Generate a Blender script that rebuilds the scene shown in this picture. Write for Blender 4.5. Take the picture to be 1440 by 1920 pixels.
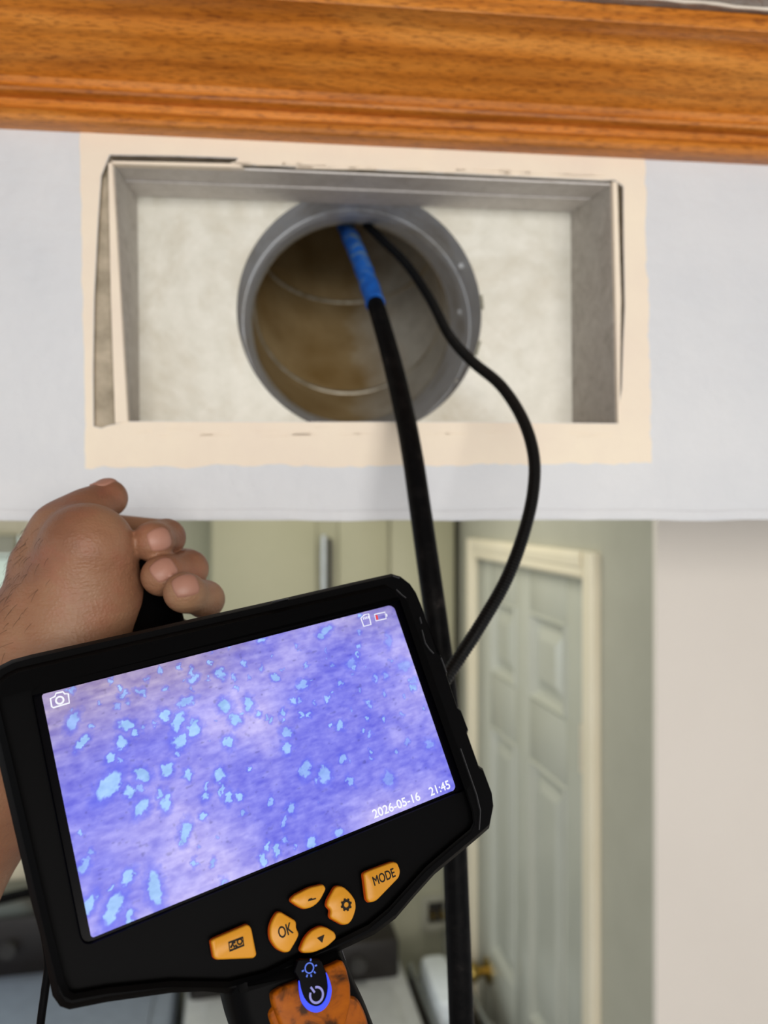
import bpy, bmesh, math, random
import numpy as np
from mathutils import Vector, Matrix

for _o in list(bpy.data.objects):
    bpy.data.objects.remove(_o, do_unlink=True)
random.seed(7)
SC = bpy.context.scene
COL = SC.collection
EYE = 2.15            # eye height of the photographer (on a ladder)
FPX = 1440.0          # focal length in pixels of the 1440x1920 frame

# ------------------------------------------------------------------ camera
cam_d = bpy.data.cameras.new('camera')
cam = bpy.data.objects.new('camera', cam_d)
COL.objects.link(cam)
cam.location = (0, 0, EYE)
cam.rotation_euler = (math.radians(90), 0, 0)
cam_d.sensor_fit = 'VERTICAL'
cam_d.sensor_height = 24.0
cam_d.lens = 24.0 * FPX / 1920.0
cam_d.clip_start = 0.02
cam_d.dof.use_dof = True
cam_d.dof.focus_distance = 0.315
cam_d.dof.aperture_fstop = 4.8
SC.camera = cam

# ------------------------------------------------------------------ world, light, exposure
EXPOSURE = 0.0
SC.view_settings.view_transform = 'Standard'
SC.view_settings.look = 'None'
SC.view_settings.gamma = 1.0
SC.view_settings.use_curve_mapping = False
SC.view_settings.exposure = EXPOSURE
world = bpy.data.worlds.new('world')
SC.world = world
world.use_nodes = True
bg = world.node_tree.nodes['Background']
bg.inputs[0].default_value = (0.94, 0.97, 1.0, 1)
bg.inputs[1].default_value = 0.72


def area(name, loc, target, sx, sy, watts, col):
    l = bpy.data.lights.new(name, 'AREA')
    l.shape = 'RECTANGLE'
    l.size = sx
    l.size_y = sy
    l.energy = watts
    l.color = col
    o = bpy.data.objects.new(name, l)
    COL.objects.link(o)
    o.location = loc
    d = Vector(target) - Vector(loc)
    o.rotation_euler = d.to_track_quat('-Z', 'Y').to_euler()
    return o


area('ceiling_light_near', (0.45, -1.45, 2.44), (0.15, 0.6, 1.95), 1.4, 0.8, 48, (1.0, 0.955, 0.90))
area('far_room_fill', (-0.15, 1.62, 2.44), (-0.1, 1.62, 0.0), 0.5, 0.5, 4.2, (1.0, 0.96, 0.84))  # unseen lamp added to brighten the far room and its door
area('window_daylight', (-1.45, 2.05, 1.75), (0.2, 1.6, 1.5), 0.5, 0.8, 4, (0.88, 0.95, 1.0))


# ------------------------------------------------------------------ helpers
def s2l(r, g, b):
    def f(c):
        c = c / 255.0
        return c / 12.92 if c <= 0.04045 else ((c + 0.055) / 1.055) ** 2.4
    return (f(r), f(g), f(b), 1.0)


def P(px, py, d):
    """point seen at pixel (px, py) lying at depth d from the eye"""
    return Vector(((px - 720) / FPX * d, d, EYE - (py - 960) / FPX * d))


def link(name, me, mat=None, parent=None, smooth=False):
    o = bpy.data.objects.new(name, me)
    COL.objects.link(o)
    if mat is not None:
        me.materials.append(mat)
    if parent is not None:
        o.parent = parent
    if smooth:
        me.polygons.foreach_set('use_smooth', [True] * len(me.polygons))
    return o


def obj(name, bm, mat=None, parent=None, smooth=False, recalc=True):
    if recalc:
        bmesh.ops.recalc_face_normals(bm, faces=bm.faces[:])
    me = bpy.data.meshes.new(name)
    bm.to_mesh(me)
    bm.free()
    return link(name, me, mat, parent, smooth)


def auto_smooth(o, deg=35):
    me = o.data
    me.polygons.foreach_set('use_smooth', [True] * len(me.polygons))
    me.update()
    try:
        me.set_sharp_from_angle(angle=math.radians(deg))
    except Exception:
        pass
    return o


def tag(o, label=None, cat=None, group=None, kind=None):
    if label:
        o['label'] = label
    if cat:
        o['category'] = cat
    if group:
        o['group'] = group
    if kind:
        o['kind'] = kind
    return o


def empty(name, mat4):
    o = bpy.data.objects.new(name, None)
    COL.objects.link(o)
    o.empty_display_size = 0.02
    o.matrix_world = mat4
    return o


def bm_box(bm, x0, x1, y0, y1, z0, z1, bev=0.0):
    r = bmesh.ops.create_cube(bm, size=1.0)
    vs = r['verts']
    for v in vs:
        v.co = Vector(((x0 + x1) / 2 + v.co.x * (x1 - x0), (y0 + y1) / 2 + v.co.y * (y1 - y0), (z0 + z1) / 2 + v.co.z * (z1 - z0)))
    if bev > 0:
        es = {e for v in vs for e in v.link_edges}
        bmesh.ops.bevel(bm, geom=list(es), offset=bev, segments=2, affect='EDGES', profile=0.5)
    return bm


def box(name, dims, mat, parent=None, bev=0.0):
    bm = bmesh.new()
    bm_box(bm, *dims, bev)
    return auto_smooth(obj(name, bm, mat, parent))


def poly_area(p):
    return 0.5 * sum(p[i][0] * p[(i + 1) % len(p)][1] - p[(i + 1) % len(p)][0] * p[i][1] for i in range(len(p)))


def ccw(p):
    p = [(float(a[0]), float(a[1])) for a in p]
    return p if poly_area(p) > 0 else p[::-1]


def fillet(poly, r, seg=5):
    """round the corners of a 2D polygon; r is a number or a list"""
    n = len(poly)
    out = []
    for i in range(n):
        a, b, c = Vector(poly[i - 1]), Vector(poly[i]), Vector(poly[(i + 1) % n])
        rr = r[i] if isinstance(r, (list, tuple)) else r
        u, v = a - b, c - b
        lu, lv = u.length, v.length
        if rr <= 0 or lu < 1e-9 or lv < 1e-9:
            out.append((b.x, b.y))
            continue
        u /= lu
        v /= lv
        t = min(rr, lu * 0.45, lv * 0.45)
        p0, p1 = b + u * t, b + v * t
        for k in range(seg + 1):
            s = k / seg
            q = p0 * (1 - s) ** 2 + b * 2 * s * (1 - s) + p1 * s ** 2
            out.append((q.x, q.y))
    return out


def inset(poly, d):
    """offset a CCW polygon inwards by d"""
    n = len(poly)
    out = []
    for i in range(n):
        a, b, c = Vector(poly[i - 1]), Vector(poly[i]), Vector(poly[(i + 1) % n])
        e1, e2 = (b - a), (c - b)
        if e1.length < 1e-9 or e2.length < 1e-9:
            out.append((b.x, b.y))
            continue
        e1.normalize()
        e2.normalize()
        n1, n2 = Vector((-e1.y, e1.x)), Vector((-e2.y, e2.x))
        m = n1 + n2
        if m.length < 1e-6:
            out.append((b.x, b.y))
            continue
        m.normalize()
        k = d / max(0.35, m.dot(n1))
        out.append((b.x + m.x * k, b.y + m.y * k))
    return out


def bm_prism(bm, poly, levels, cap0=True, cap1=True):
    """stack of inset copies of a polygon; levels are (inset, z) from back to front"""
    poly = ccw(poly)
    loops = []
    for d, z in levels:
        q = inset(poly, d) if abs(d) > 1e-9 else poly
        loops.append([bm.verts.new((x, y, z)) for x, y in q])
    n = len(poly)
    for a, b in zip(loops, loops[1:]):
        for i in range(n):
            bm.faces.new((a[i], a[(i + 1) % n], b[(i + 1) % n], b[i]))
    if cap0:
        bm.faces.new(loops[0][::-1])
    if cap1:
        bm.faces.new(loops[-1])
    return loops


def prism(name, poly, levels, mat, parent=None, smooth_deg=40):
    bm = bmesh.new()
    bm_prism(bm, poly, levels)
    bmesh.ops.triangulate(bm, faces=[f for f in bm.faces if len(f.verts) > 4])
    return auto_smooth(obj(name, bm, mat, parent), smooth_deg)


def bm_sheet(bm, outer, holes, z0, z1):
    """flat sheet with holes between z0 and z1 (2D polygon in x, y)"""
    loops = [ccw(outer)] + [ccw(h) for h in holes]
    vl = [[bm.verts.new((x, y, z1)) for x, y in lp] for lp in loops]
    es = []
    for vs in vl:
        for i in range(len(vs)):
            es.append(bm.edges.new((vs[i], vs[(i + 1) % len(vs)])))
    r = bmesh.ops.triangle_fill(bm, use_beauty=True, use_dissolve=False, edges=es, normal=(0, 0, 1))
    fs = [g for g in r['geom'] if isinstance(g, bmesh.types.BMFace)]
    if z0 is None:
        return vl
    r = bmesh.ops.extrude_face_region(bm, geom=fs)
    vs = [g for g in r['geom'] if isinstance(g, bmesh.types.BMVert)]
    for v in vs:
        v.co.z += z0 - z1
    return vl


def rib_loops(path, widths, closed=False):
    """outline of a 2D stroke"""
    n = len(path)
    L, R = [], []
    for i in range(n):
        if closed:
            a, c = Vector(path[i - 1]), Vector(path[(i + 1) % n])
        else:
            a, c = Vector(path[max(0, i - 1)]), Vector(path[min(n - 1, i + 1)])
        d = (c - a)
        d = d.normalized() if d.length > 1e-12 else Vector((1, 0))
        w = (widths[i] if isinstance(widths, (list, tuple)) else widths) / 2
        nx, ny = -d.y * w, d.x * w
        L.append((path[i][0] + nx, path[i][1] + ny))
        R.append((path[i][0] - nx, path[i][1] - ny))
    return L, R


def bm_stroke(bm, path, widths, z0, z1, closed=False):
    L, R = rib_loops(path, widths, closed)
    n = len(path)
    rows = []
    for i in range(n):
        rows.append([bm.verts.new((L[i][0], L[i][1], z0)), bm.verts.new((L[i][0], L[i][1], z1)),
                     bm.verts.new((R[i][0], R[i][1], z1)), bm.verts.new((R[i][0], R[i][1], z0))])
    m = n if closed else n - 1
    for i in range(m):
        a, b = rows[i], rows[(i + 1) % n]
        for k in range(4):
            bm.faces.new((a[k], b[k], b[(k + 1) % 4], a[(k + 1) % 4]))
    if not closed:
        bm.faces.new(rows[0])
        bm.faces.new(rows[-1][::-1])


def circle2(cx, cy, r, n=24, a0=0.0, a1=2 * math.pi, closed=True):
    k = n if closed else n + 1
    return [(cx + r * math.cos(a0 + (a1 - a0) * i / n), cy + r * math.sin(a0 + (a1 - a0) * i / n)) for i in range(k)]


def catmull(pts, sub=10):
    pts = [Vector(p) for p in pts]
    q = [pts[0] * 2 - pts[1]] + pts + [pts[-1] * 2 - pts[-2]]
    out = []
    for i in range(1, len(q) - 2):
        p0, p1, p2, p3 = q[i - 1], q[i], q[i + 1], q[i + 2]
        for k in range(sub):
            t = k / sub
            out.append(0.5 * ((2 * p1) + (p2 - p0) * t + (2 * p0 - 5 * p1 + 4 * p2 - p3) * t * t + (3 * p1 - p0 - 3 * p2 + p3) * t ** 3))
    out.append(pts[-1])
    return out


def bm_tube(bm, path, radii, nseg=14, caps=True):
    n = len(path)
    rings = []
    up = Vector((0, 0, 1))
    t0 = (path[1] - path[0]).normalized()
    nrm = t0.cross(up)
    if nrm.length < 1e-3:
        nrm = t0.cross(Vector((1, 0, 0)))
    nrm.normalize()
    for i in range(n):
        t = (path[min(n - 1, i + 1)] - path[max(0, i - 1)]).normalized()
        nrm = (nrm - t * nrm.dot(t)).normalized()
        b = t.cross(nrm)
        r = radii[i] if isinstance(radii, (list, tuple)) else radii
        rings.append([bm.verts.new(path[i] + (nrm * math.cos(2 * math.pi * k / nseg) + b * math.sin(2 * math.pi * k / nseg)) * r) for k in range(nseg)])
    for a, b in zip(rings, rings[1:]):
        for k in range(nseg):
            bm.faces.new((a[k], a[(k + 1) % nseg], b[(k + 1) % nseg], b[k]))
    if caps:
        bm.faces.new(rings[0][::-1])
        bm.faces.new(rings[-1])
    return rings


def tube(name, path, radii, mat, parent=None, nseg=14):
    bm = bmesh.new()
    bm_tube(bm, path, radii, nseg)
    return auto_smooth(obj(name, bm, mat, parent), 50)


# ------------------------------------------------------------------ materials
def mat_new(name):
    m = bpy.data.materials.new(name)
    m.use_nodes = True
    nt = m.node_tree
    return m, nt, nt.nodes['Principled BSDF']


def nd(nt, kind, **kw):
    n = nt.nodes.new(kind)
    for k, v in kw.items():
        setattr(n, k, v)
    return n


def ramp(nt, fac, stops):
    r = nt.nodes.new('ShaderNodeValToRGB')
    el = r.color_ramp.elements
    while len(el) < len(stops):
        el.new(0.5)
    for e, (p, c) in zip(el, stops):
        e.position = p
        e.color = c
    nt.links.new(fac, r.inputs['Fac'])
    return r.outputs['Color']


def coords(nt, scale=(1, 1, 1), rot=(0, 0, 0)):
    tc = nt.nodes.new('ShaderNodeTexCoord')
    mp = nt.nodes.new('ShaderNodeMapping')
    mp.inputs['Scale'].default_value = scale
    mp.inputs['Rotation'].default_value = rot
    nt.links.new(tc.outputs['Object'], mp.inputs['Vector'])
    return mp.outputs['Vector']


def noise(nt, vec, scale, detail=3.0, rough=0.5, dist=0.0):
    n = nt.nodes.new('ShaderNodeTexNoise')
    n.inputs['Scale'].default_value = scale
    n.inputs['Detail'].default_value = detail
    n.inputs['Roughness'].default_value = rough
    n.inputs['Distortion'].default_value = dist
    nt.links.new(vec, n.inputs['Vector'])
    return n.outputs['Fac']


def mix(nt, fac, a, b, blend='MIX'):
    m = nt.nodes.new('ShaderNodeMix')
    m.data_type = 'RGBA'
    m.blend_type = blend
    for sock, v in ((m.inputs[0], fac), (m.inputs[6], a), (m.inputs[7], b)):
        if hasattr(v, 'links') or isinstance(v, bpy.types.NodeSocket):
            nt.links.new(v, sock)
        else:
            sock.default_value = v
    return m.outputs[2]


def bump(nt, bsdf, height, strength, dist):
    b = nt.nodes.new('ShaderNodeBump')
    b.inputs['Strength'].default_value = strength
    b.inputs['Distance'].default_value = dist
    nt.links.new(height, b.inputs['Height'])
    nt.links.new(b.outputs['Normal'], bsdf.inputs['Normal'])
    return b


def paint(name, c1, c2, rough=0.55, nscale=9, bscale=170, bstr=0.35, bdist=0.0012, spec=0.3, big=None):
    m, nt, b = mat_new(name)
    v = coords(nt)
    f = noise(nt, v, nscale, 4, 0.6)
    nt.links.new(ramp(nt, f, [(0.3, c1), (0.7, c2)]), b.inputs['Base Color'])
    b.inputs['Roughness'].default_value = rough
    b.inputs['Specular IOR Level'].default_value = spec
    h = noise(nt, v, bscale, 3, 0.5)
    bump(nt, b, h, bstr, bdist)
    return m


def plain(name, c, rough=0.5, metal=0.0, spec=0.5):
    m, nt, b = mat_new(name)
    v = coords(nt)
    f = noise(nt, v, 40, 2, 0.5)
    c2 = tuple(min(1, x * 0.88) for x in c[:3]) + (1,)
    nt.links.new(ramp(nt, f, [(0.3, c), (0.75, c2)]), b.inputs['Base Color'])
    b.inputs['Roughness'].default_value = rough
    b.inputs['Metallic'].default_value = metal
    b.inputs['Specular IOR Level'].default_value = spec
    return m


def emit(name, c, strength=1.0):
    m, nt, b = mat_new(name)
    b.inputs['Base Color'].default_value = (0.01, 0.01, 0.01, 1)
    b.inputs['Emission Color'].default_value = c
    b.inputs['Emission Strength'].default_value = strength * 2 ** (-EXPOSURE)
    return m


def oak():
    m, nt, b = mat_new('oak_stain')
    v = coords(nt, (1.0, 1.0, 1.0))
    vs = coords(nt, (2.2, 16, 16))
    warp = noise(nt, vs, 1.6, 3, 0.55, 1.2)
    w = nt.nodes.new('ShaderNodeTexWave')
    w.wave_type = 'RINGS'
    w.rings_direction = 'X'
    w.inputs['Scale'].default_value = 1.5
    w.inputs['Distortion'].default_value = 5.0
    w.inputs['Detail'].default_value = 3.0
    w.inputs['Detail Scale'].default_value = 1.2
    nt.links.new(vs, w.inputs['Vector'])
    base = ramp(nt, warp, [(0.27, s2l(146, 76, 12)), (0.5, s2l(206, 122, 34)), (0.72, s2l(232, 160, 76))])
    rings = ramp(nt, w.outputs['Fac'], [(0.0, s2l(158, 90, 24)), (0.35, s2l(210, 130, 46)), (1.0, s2l(218, 142, 58))])
    c1 = mix(nt, 0.45, base, rings)
    vp = coords(nt, (110, 950, 950))
    pores = noise(nt, vp, 1.0, 3, 0.65)
    pc = ramp(nt, pores, [(0.36, (0.36, 0.27, 0.2, 1)), (0.5, (1, 1, 1, 1))])
    c2 = mix(nt, 0.75, c1, pc, 'MULTIPLY')
    nt.links.new(c2, b.inputs['Base Color'])
    b.inputs['Roughness'].default_value = 0.34
    b.inputs['Specular IOR Level'].default_value = 0.45
    b.inputs['Coat Weight'].default_value = 0.25
    b.inputs['Coat Roughness'].default_value = 0.25
    bump(nt, b, pores, 0.12, 0.0006)
    return m


def galv(name, c1, c2, dirt, rough=0.42, metal=0.55, dscale=14, dlo=0.45, dhi=0.65):
    m, nt, b = mat_new(name)
    v = coords(nt)
    f = noise(nt, v, 60, 4, 0.65)
    base = ramp(nt, f, [(0.3, c1), (0.7, c2)])
    d = noise(nt, v, dscale, 5, 0.7, 0.4)
    df = ramp(nt, d, [(dlo, (0, 0, 0, 1)), (dhi, (1, 1, 1, 1))])
    nt.links.new(mix(nt, df, base, dirt), b.inputs['Base Color'])
    b.inputs['Roughness'].default_value = rough
    b.inputs['Metallic'].default_value = metal
    bump(nt, b, f, 0.15, 0.0006)
    return m


M = {}
M['wall'] = paint('wall_paint_grey', s2l(214, 217, 222), s2l(224, 226, 229), 0.5, 9, 120, 0.5, 0.002)
M['patch'] = paint('old_paint_cream', s2l(240, 225, 207), s2l(248, 235, 213), 0.55, 12, 120, 0.35, 0.0015)
M['plaster'] = paint('plaster_core', s2l(150, 140, 122), s2l(196, 184, 164), 0.9, 60, 300, 0.6)
M['oak'] = oak()
M['ceiling'] = paint('ceiling_texture', s2l(168, 160, 154), s2l(196, 188, 180), 0.9, 40, 260, 0.9, 0.004)
M['caulk'] = paint('caulk', s2l(225, 215, 200), s2l(240, 232, 220), 0.6)
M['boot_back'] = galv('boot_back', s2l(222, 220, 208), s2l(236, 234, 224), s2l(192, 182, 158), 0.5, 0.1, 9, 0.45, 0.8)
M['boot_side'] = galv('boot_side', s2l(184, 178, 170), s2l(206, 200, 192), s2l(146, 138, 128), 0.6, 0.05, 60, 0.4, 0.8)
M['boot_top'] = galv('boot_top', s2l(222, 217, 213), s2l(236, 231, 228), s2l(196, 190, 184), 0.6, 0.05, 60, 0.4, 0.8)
M['pipe'] = galv('pipe_galvanised', s2l(204, 208, 212), s2l(222, 224, 226), s2l(176, 172, 164), 0.42, 0.05, 16, 0.5, 0.7)
M['gore'] = galv('pipe_dust_reflect', s2l(152, 134, 100), s2l(172, 156, 124), s2l(128, 104, 64), 0.5, 0.2, 10, 0.42, 0.66)


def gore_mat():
    m, nt, b = mat_new('pipe_dust_reflect')
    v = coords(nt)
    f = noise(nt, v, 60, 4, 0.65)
    bare = ramp(nt, f, [(0.3, s2l(196, 194, 184)), (0.7, s2l(218, 216, 206))])  # paler grey is a painted reflection on the right side, not bare metal
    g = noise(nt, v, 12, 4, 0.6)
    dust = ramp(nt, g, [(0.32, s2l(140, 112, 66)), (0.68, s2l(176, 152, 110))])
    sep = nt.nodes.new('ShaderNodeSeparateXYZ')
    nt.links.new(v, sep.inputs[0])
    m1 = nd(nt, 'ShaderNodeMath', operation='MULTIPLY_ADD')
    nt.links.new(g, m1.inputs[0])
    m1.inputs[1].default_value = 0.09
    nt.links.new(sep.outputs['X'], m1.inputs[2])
    fac = ramp(nt, m1.outputs[0], [(0.045, (0, 0, 0, 1)), (0.105, (1, 1, 1, 1))])  # painted reflection takes over from the brown dust toward the right
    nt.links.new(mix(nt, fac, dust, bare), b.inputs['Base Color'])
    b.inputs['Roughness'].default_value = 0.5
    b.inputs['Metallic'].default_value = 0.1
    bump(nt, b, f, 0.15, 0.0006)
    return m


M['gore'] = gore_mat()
M['seam'] = galv('pipe_seam', s2l(190, 184, 168), s2l(205, 200, 186), s2l(150, 140, 118), 0.35, 0.6, 30)
M['dust'] = paint('grey_dust', s2l(128, 127, 112), s2l(176, 172, 154), 0.95, 200, 400, 0.9, 0.003)
M['black'] = plain('black_plastic', (0.0012, 0.0012, 0.0014, 1), 0.5, 0, 0.03)
M['rubber'] = plain('black_rubber', (0.0015, 0.0015, 0.0018, 1), 0.55, 0, 0.05)
M['gloss'] = plain('black_gloss', (0.001, 0.001, 0.002, 1), 0.25, 0, 0.06)
M['scuff'] = plain('scuffed_edge', (0.06, 0.06, 0.065, 1), 0.6, 0, 0.3)
M['button'] = plain('orange_button', s2l(208, 142, 30), 0.42, 0, 0.35)
M['button_side'] = plain('orange_button_side', s2l(206, 84, 16), 0.42, 0, 0.35)
M['ink'] = plain('button_ink', (0.012, 0.007, 0.003, 1), 0.6, 0, 0.2)


def grip_mat():
    m, nt, b = mat_new('orange_grip')
    v = coords(nt)
    f = noise(nt, v, 110, 4, 0.6, 0.5)
    nt.links.new(ramp(nt, f, [(0.34, s2l(60, 30, 2)), (0.5, s2l(146, 74, 0)), (0.75, s2l(168, 90, 0))]), b.inputs['Base Color'])
    b.inputs['Roughness'].default_value = 0.5
    b.inputs['Specular IOR Level'].default_value = 0.15
    return m


M['grip'] = grip_mat()
M['white_glow'] = emit('white_icon', s2l(244, 246, 255), 1.0)
M['red_glow'] = emit('red_icon', s2l(232, 60, 60), 1.0)
M['blue_glow'] = emit('blue_led', s2l(20, 60, 255), 1.15)
M['blue_icon'] = emit('blue_icon', s2l(70, 110, 230), 0.9)
M['pale_icon'] = emit('pale_icon', s2l(150, 150, 225), 0.8)


def hose_mat():
    m, nt, b = mat_new('hose_black')
    v = coords(nt)
    f = noise(nt, v, 90, 5, 0.7)
    nt.links.new(ramp(nt, f, [(0.45, (0.0025, 0.0025, 0.0028, 1)), (0.62, (0.006, 0.0055, 0.0055, 1)), (0.8, (0.035, 0.03, 0.028, 1))]), b.inputs['Base Color'])
    b.inputs['Roughness'].default_value = 0.45
    b.inputs['Specular IOR Level'].default_value = 0.05
    return m


def tape_mat():
    m, nt, b = mat_new('blue_tape')
    v = coords(nt)
    f = noise(nt, v, 75, 4, 0.6, 0.4)
    nt.links.new(ramp(nt, f, [(0.3, s2l(4, 74, 160)), (0.52, s2l(10, 100, 200)), (0.6, s2l(96, 130, 160)), (0.72, s2l(128, 140, 148))]), b.inputs['Base Color'])
    b.inputs['Roughness'].default_value = 0.6
    bump(nt, b, f, 0.5, 0.001)
    return m


M['hose'] = hose_mat()
M['tape'] = tape_mat()
M['cable'] = plain('cable_black', (0.002, 0.002, 0.002, 1), 0.34, 0, 0.22)


def skin():
    m, nt, b = mat_new('skin')
    v = coords(nt)
    f = noise(nt, v, 22, 4, 0.55)
    g = noise(nt, v, 60, 4, 0.6)
    c = ramp(nt, f, [(0.28, s2l(122, 80, 60)), (0.5, s2l(146, 104, 78)), (0.74, s2l(156, 120, 92))])
    c = mix(nt, ramp(nt, g, [(0.5, (0, 0, 0, 1)), (0.75, (0.35, 0.35, 0.35, 1))]), c, s2l(160, 92, 74))
    # a wandering greenish vein
    w = nt.nodes.new('ShaderNodeTexNoise')
    w.noise_type = 'RIDGED_MULTIFRACTAL'
    w.inputs['Scale'].default_value = 13
    w.inputs['Detail'].default_value = 1.0
    nt.links.new(v, w.inputs['Vector'])
    c = mix(nt, ramp(nt, w.outputs['Fac'], [(0.72, (0, 0, 0, 1)), (1.0, (0.22, 0.22, 0.22, 1))]), c, s2l(112, 98, 74))
    nt.links.new(c, b.inputs['Base Color'])
    b.inputs['Roughness'].default_value = 0.48
    b.inputs['Specular IOR Level'].default_value = 0.35
    b.inputs['Subsurface Weight'].default_value = 0.12
    b.inputs['Subsurface Radius'].default_value = (0.006, 0.0025, 0.0015)
    vo = nt.nodes.new('ShaderNodeTexVoronoi')
    vo.inputs['Scale'].default_value = 700
    nt.links.new(v, vo.inputs['Vector'])
    cr = noise(nt, coords(nt, (70, 160, 420), (0.3, 0.2, 0.5)), 1.0, 3, 0.6)
    ad = nt.nodes.new('ShaderNodeMath')
    ad.operation = 'MULTIPLY_ADD'
    ad.inputs[1].default_value = 0.35
    nt.links.new(vo.outputs['Distance'], ad.inputs[0])
    nt.links.new(cr, ad.inputs[2])
    bump(nt, b, ad.outputs[0], 0.5, 0.0009)
    return m


M['skin'] = skin()
M['nail'] = plain('fingernail', s2l(172, 124, 106), 0.5, 0, 0.5)
M['hair'] = plain('dark_hair', s2l(58, 36, 22), 0.5)
M['room'] = paint('far_room_paint', s2l(182, 182, 160), s2l(190, 189, 168), 0.6)
M['room_right'] = paint('right_wall_paint', s2l(238, 230, 220), s2l(242, 234, 224), 0.6, 3, 200, 0.12)
M['doorwall'] = paint('door_wall_paint', s2l(176, 175, 160), s2l(182, 181, 166), 0.6)
M['door'] = paint('door_paint', s2l(190, 192, 180), s2l(196, 198, 187), 0.24, 6, 60, 0.02, 0.001, 0.6)
M['casing'] = paint('casing_paint', s2l(236, 226, 200), s2l(240, 231, 208), 0.4, 6, 60, 0.03)
M['cabinet'] = paint('cabinet_paint', s2l(178, 176, 150), s2l(186, 183, 158), 0.4, 4, 60, 0.03)
M['steel'] = plain('brushed_steel', s2l(200, 204, 204), 0.25, 0.9)
M['brass'] = plain('brass', s2l(184, 158, 88), 0.3, 0.9)
M['hinge'] = plain('painted_hinge', s2l(225, 216, 195), 0.4, 0.1)
M['white_enamel'] = plain('white_enamel', s2l(196, 198, 198), 0.3, 0, 0.5)
M['blue_enamel'] = plain('bluish_enamel', s2l(140, 150, 166), 0.35, 0, 0.5)
M['console'] = plain('dark_console', s2l(34, 29, 27), 0.4)
M['dark_void'] = plain('dark_grey_panel', s2l(52, 50, 48), 0.6)
M['white_plastic'] = plain('white_plastic', s2l(240, 248, 254), 0.35)
M['blind'] = plain('blind_slat', s2l(225, 232, 222), 0.5)
M['floor'] = paint('floor_vinyl', s2l(120, 104, 88), s2l(140, 124, 106), 0.5, 6, 40, 0.1)
M['daylight'] = emit('daylight_pane', (0.78, 0.92, 0.86, 1), 1.2)

# ------------------------------------------------------------------ the bulkhead wall with the vent (frame W: x along wall, y into it, z up)
D0 = 0.56
TH = math.atan(0.1)
WM = Matrix.Translation((0, D0, EYE)) @ Matrix.Rotation(TH, 4, 'Z')
CT, ST = math.cos(TH), math.sin(TH)


def W(px, py, t=0.0):
    """(along, up) on the plane t behind the wall face that shows at this pixel"""
    rx = (px - 720) / FPX
    k = (D0 * CT + t) / (CT - rx * ST)
    X, Y = rx * k, k
    return (X * CT + (Y - D0) * ST, -(py - 960) / FPX * k)


def flip(o):
    """built as (x, up, toward viewer): stand it up in the wall frame"""
    o.data.transform(Matrix(((1, 0, 0, 0), (0, 0, -1, 0), (0, 1, 0, 0), (0, 0, 0, 1))))
    return o


Z_BOT, Z_CEIL = -0.006, 0.337
BULK = 0.5
hole_px = [(206, 291), (330, 293), (445, 297), (444, 309), (700, 319), (1000, 333), (1128, 339), (1152, 338), (1168, 350), (1169, 460), (1171, 575), (1168, 640),
           (1165, 730), (1160, 760), (1158, 794), (900, 791), (600, 791), (300, 790), (240, 790), (203, 798), (190, 803), (176, 799), (175, 700), (177, 560), (184, 420), (190, 330)]
hole = [W(*p) for p in hole_px]
bm = bmesh.new()
bm_sheet(bm, [(-1.4, Z_BOT), (1.6, Z_BOT), (1.6, 0.62), (-1.4, 0.62)], [hole], -0.0125, 0.0)
wall = flip(obj('wall_front', bm, M['wall']))
wall.data.materials.append(M['plaster'])
for p in wall.data.polygons:
    c = p.center
    if 0.0002 < c.y < 0.0124 and Z_BOT + 0.01 < c.z < 0.5 and abs(c.x) < 0.5:
        p.material_index = 1
bm = bmesh.new()
bm.from_mesh(wall.data)
for dims in ((-1.4, 1.6, 0.0126, BULK, Z_BOT, Z_BOT + 0.012), (-1.4, 1.6, BULK - 0.012, BULK, Z_BOT + 0.012, 0.62), (-1.4, 1.6, 0.0, BULK, 0.62, 0.632)):
    bm_box(bm, *dims)
# rounded corner bead along the lower edge
prof = [(-0.0007 * math.sin(a) if a < 3.1 else 0.0, 0.004 * (1 - math.cos(a))) for a in [math.pi * k / 6 for k in range(7)]]
nx = 120
rows = []
for i in range(nx + 1):
    x = -1.4 + 3.0 * i / nx
    wob = 0.0006 * math.sin(i * 1.7) + 0.0005 * math.sin(i * 0.63 + 1)
    rows.append([bm.verts.new((x, p[0] + wob * 0.4 - 0.0004, Z_BOT + p[1] + wob)) for p in prof])
for a, b in zip(rows, rows[1:]):
    for k in range(len(prof) - 1):
        bm.faces.new((a[k], b[k], b[k + 1], a[k + 1]))
bm.to_mesh(wall.data)
bm.free()
wall.matrix_world = WM
tag(wall, 'grey painted bulkhead wall with a rectangular vent opening', kind='structure')


# cream paint left where a register cover used to sit
def ragged(a, b, n, amp, seed, bias=0.0):
    rnd = random.Random(seed)
    out = []
    v = 0
    for i in range(n):
        t = i / n
        v = 0.6 * v + rnd.uniform(-amp, amp)
        dx, dy = b[0] - a[0], b[1] - a[1]
        l = math.hypot(dx, dy)
        out.append((a[0] + dx * t - dy / l * v, a[1] + dy * t + dx / l * v))
    return out


patch_px = (ragged((150, 245), (160, 876), 40, 1.6, 1) + ragged((160, 876), (1222, 868), 90, 2.6, 2) + ragged((1222, 868), (1206, 296), 60, 2.2, 3) + [(1206, 285), (900, 262), (500, 245)])
patch = [W(*p) for p in patch_px]
hp = ccw(hole)
hole_out = inset(hp, -0.0004)
bm = bmesh.new()
bm_sheet(bm, patch, [hole_out], 0.0, 0.0006)
po = flip(obj('old_paint_patch', bm, M['patch'], wall))
tag(po, 'cream coloured older paint around the opening')

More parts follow.
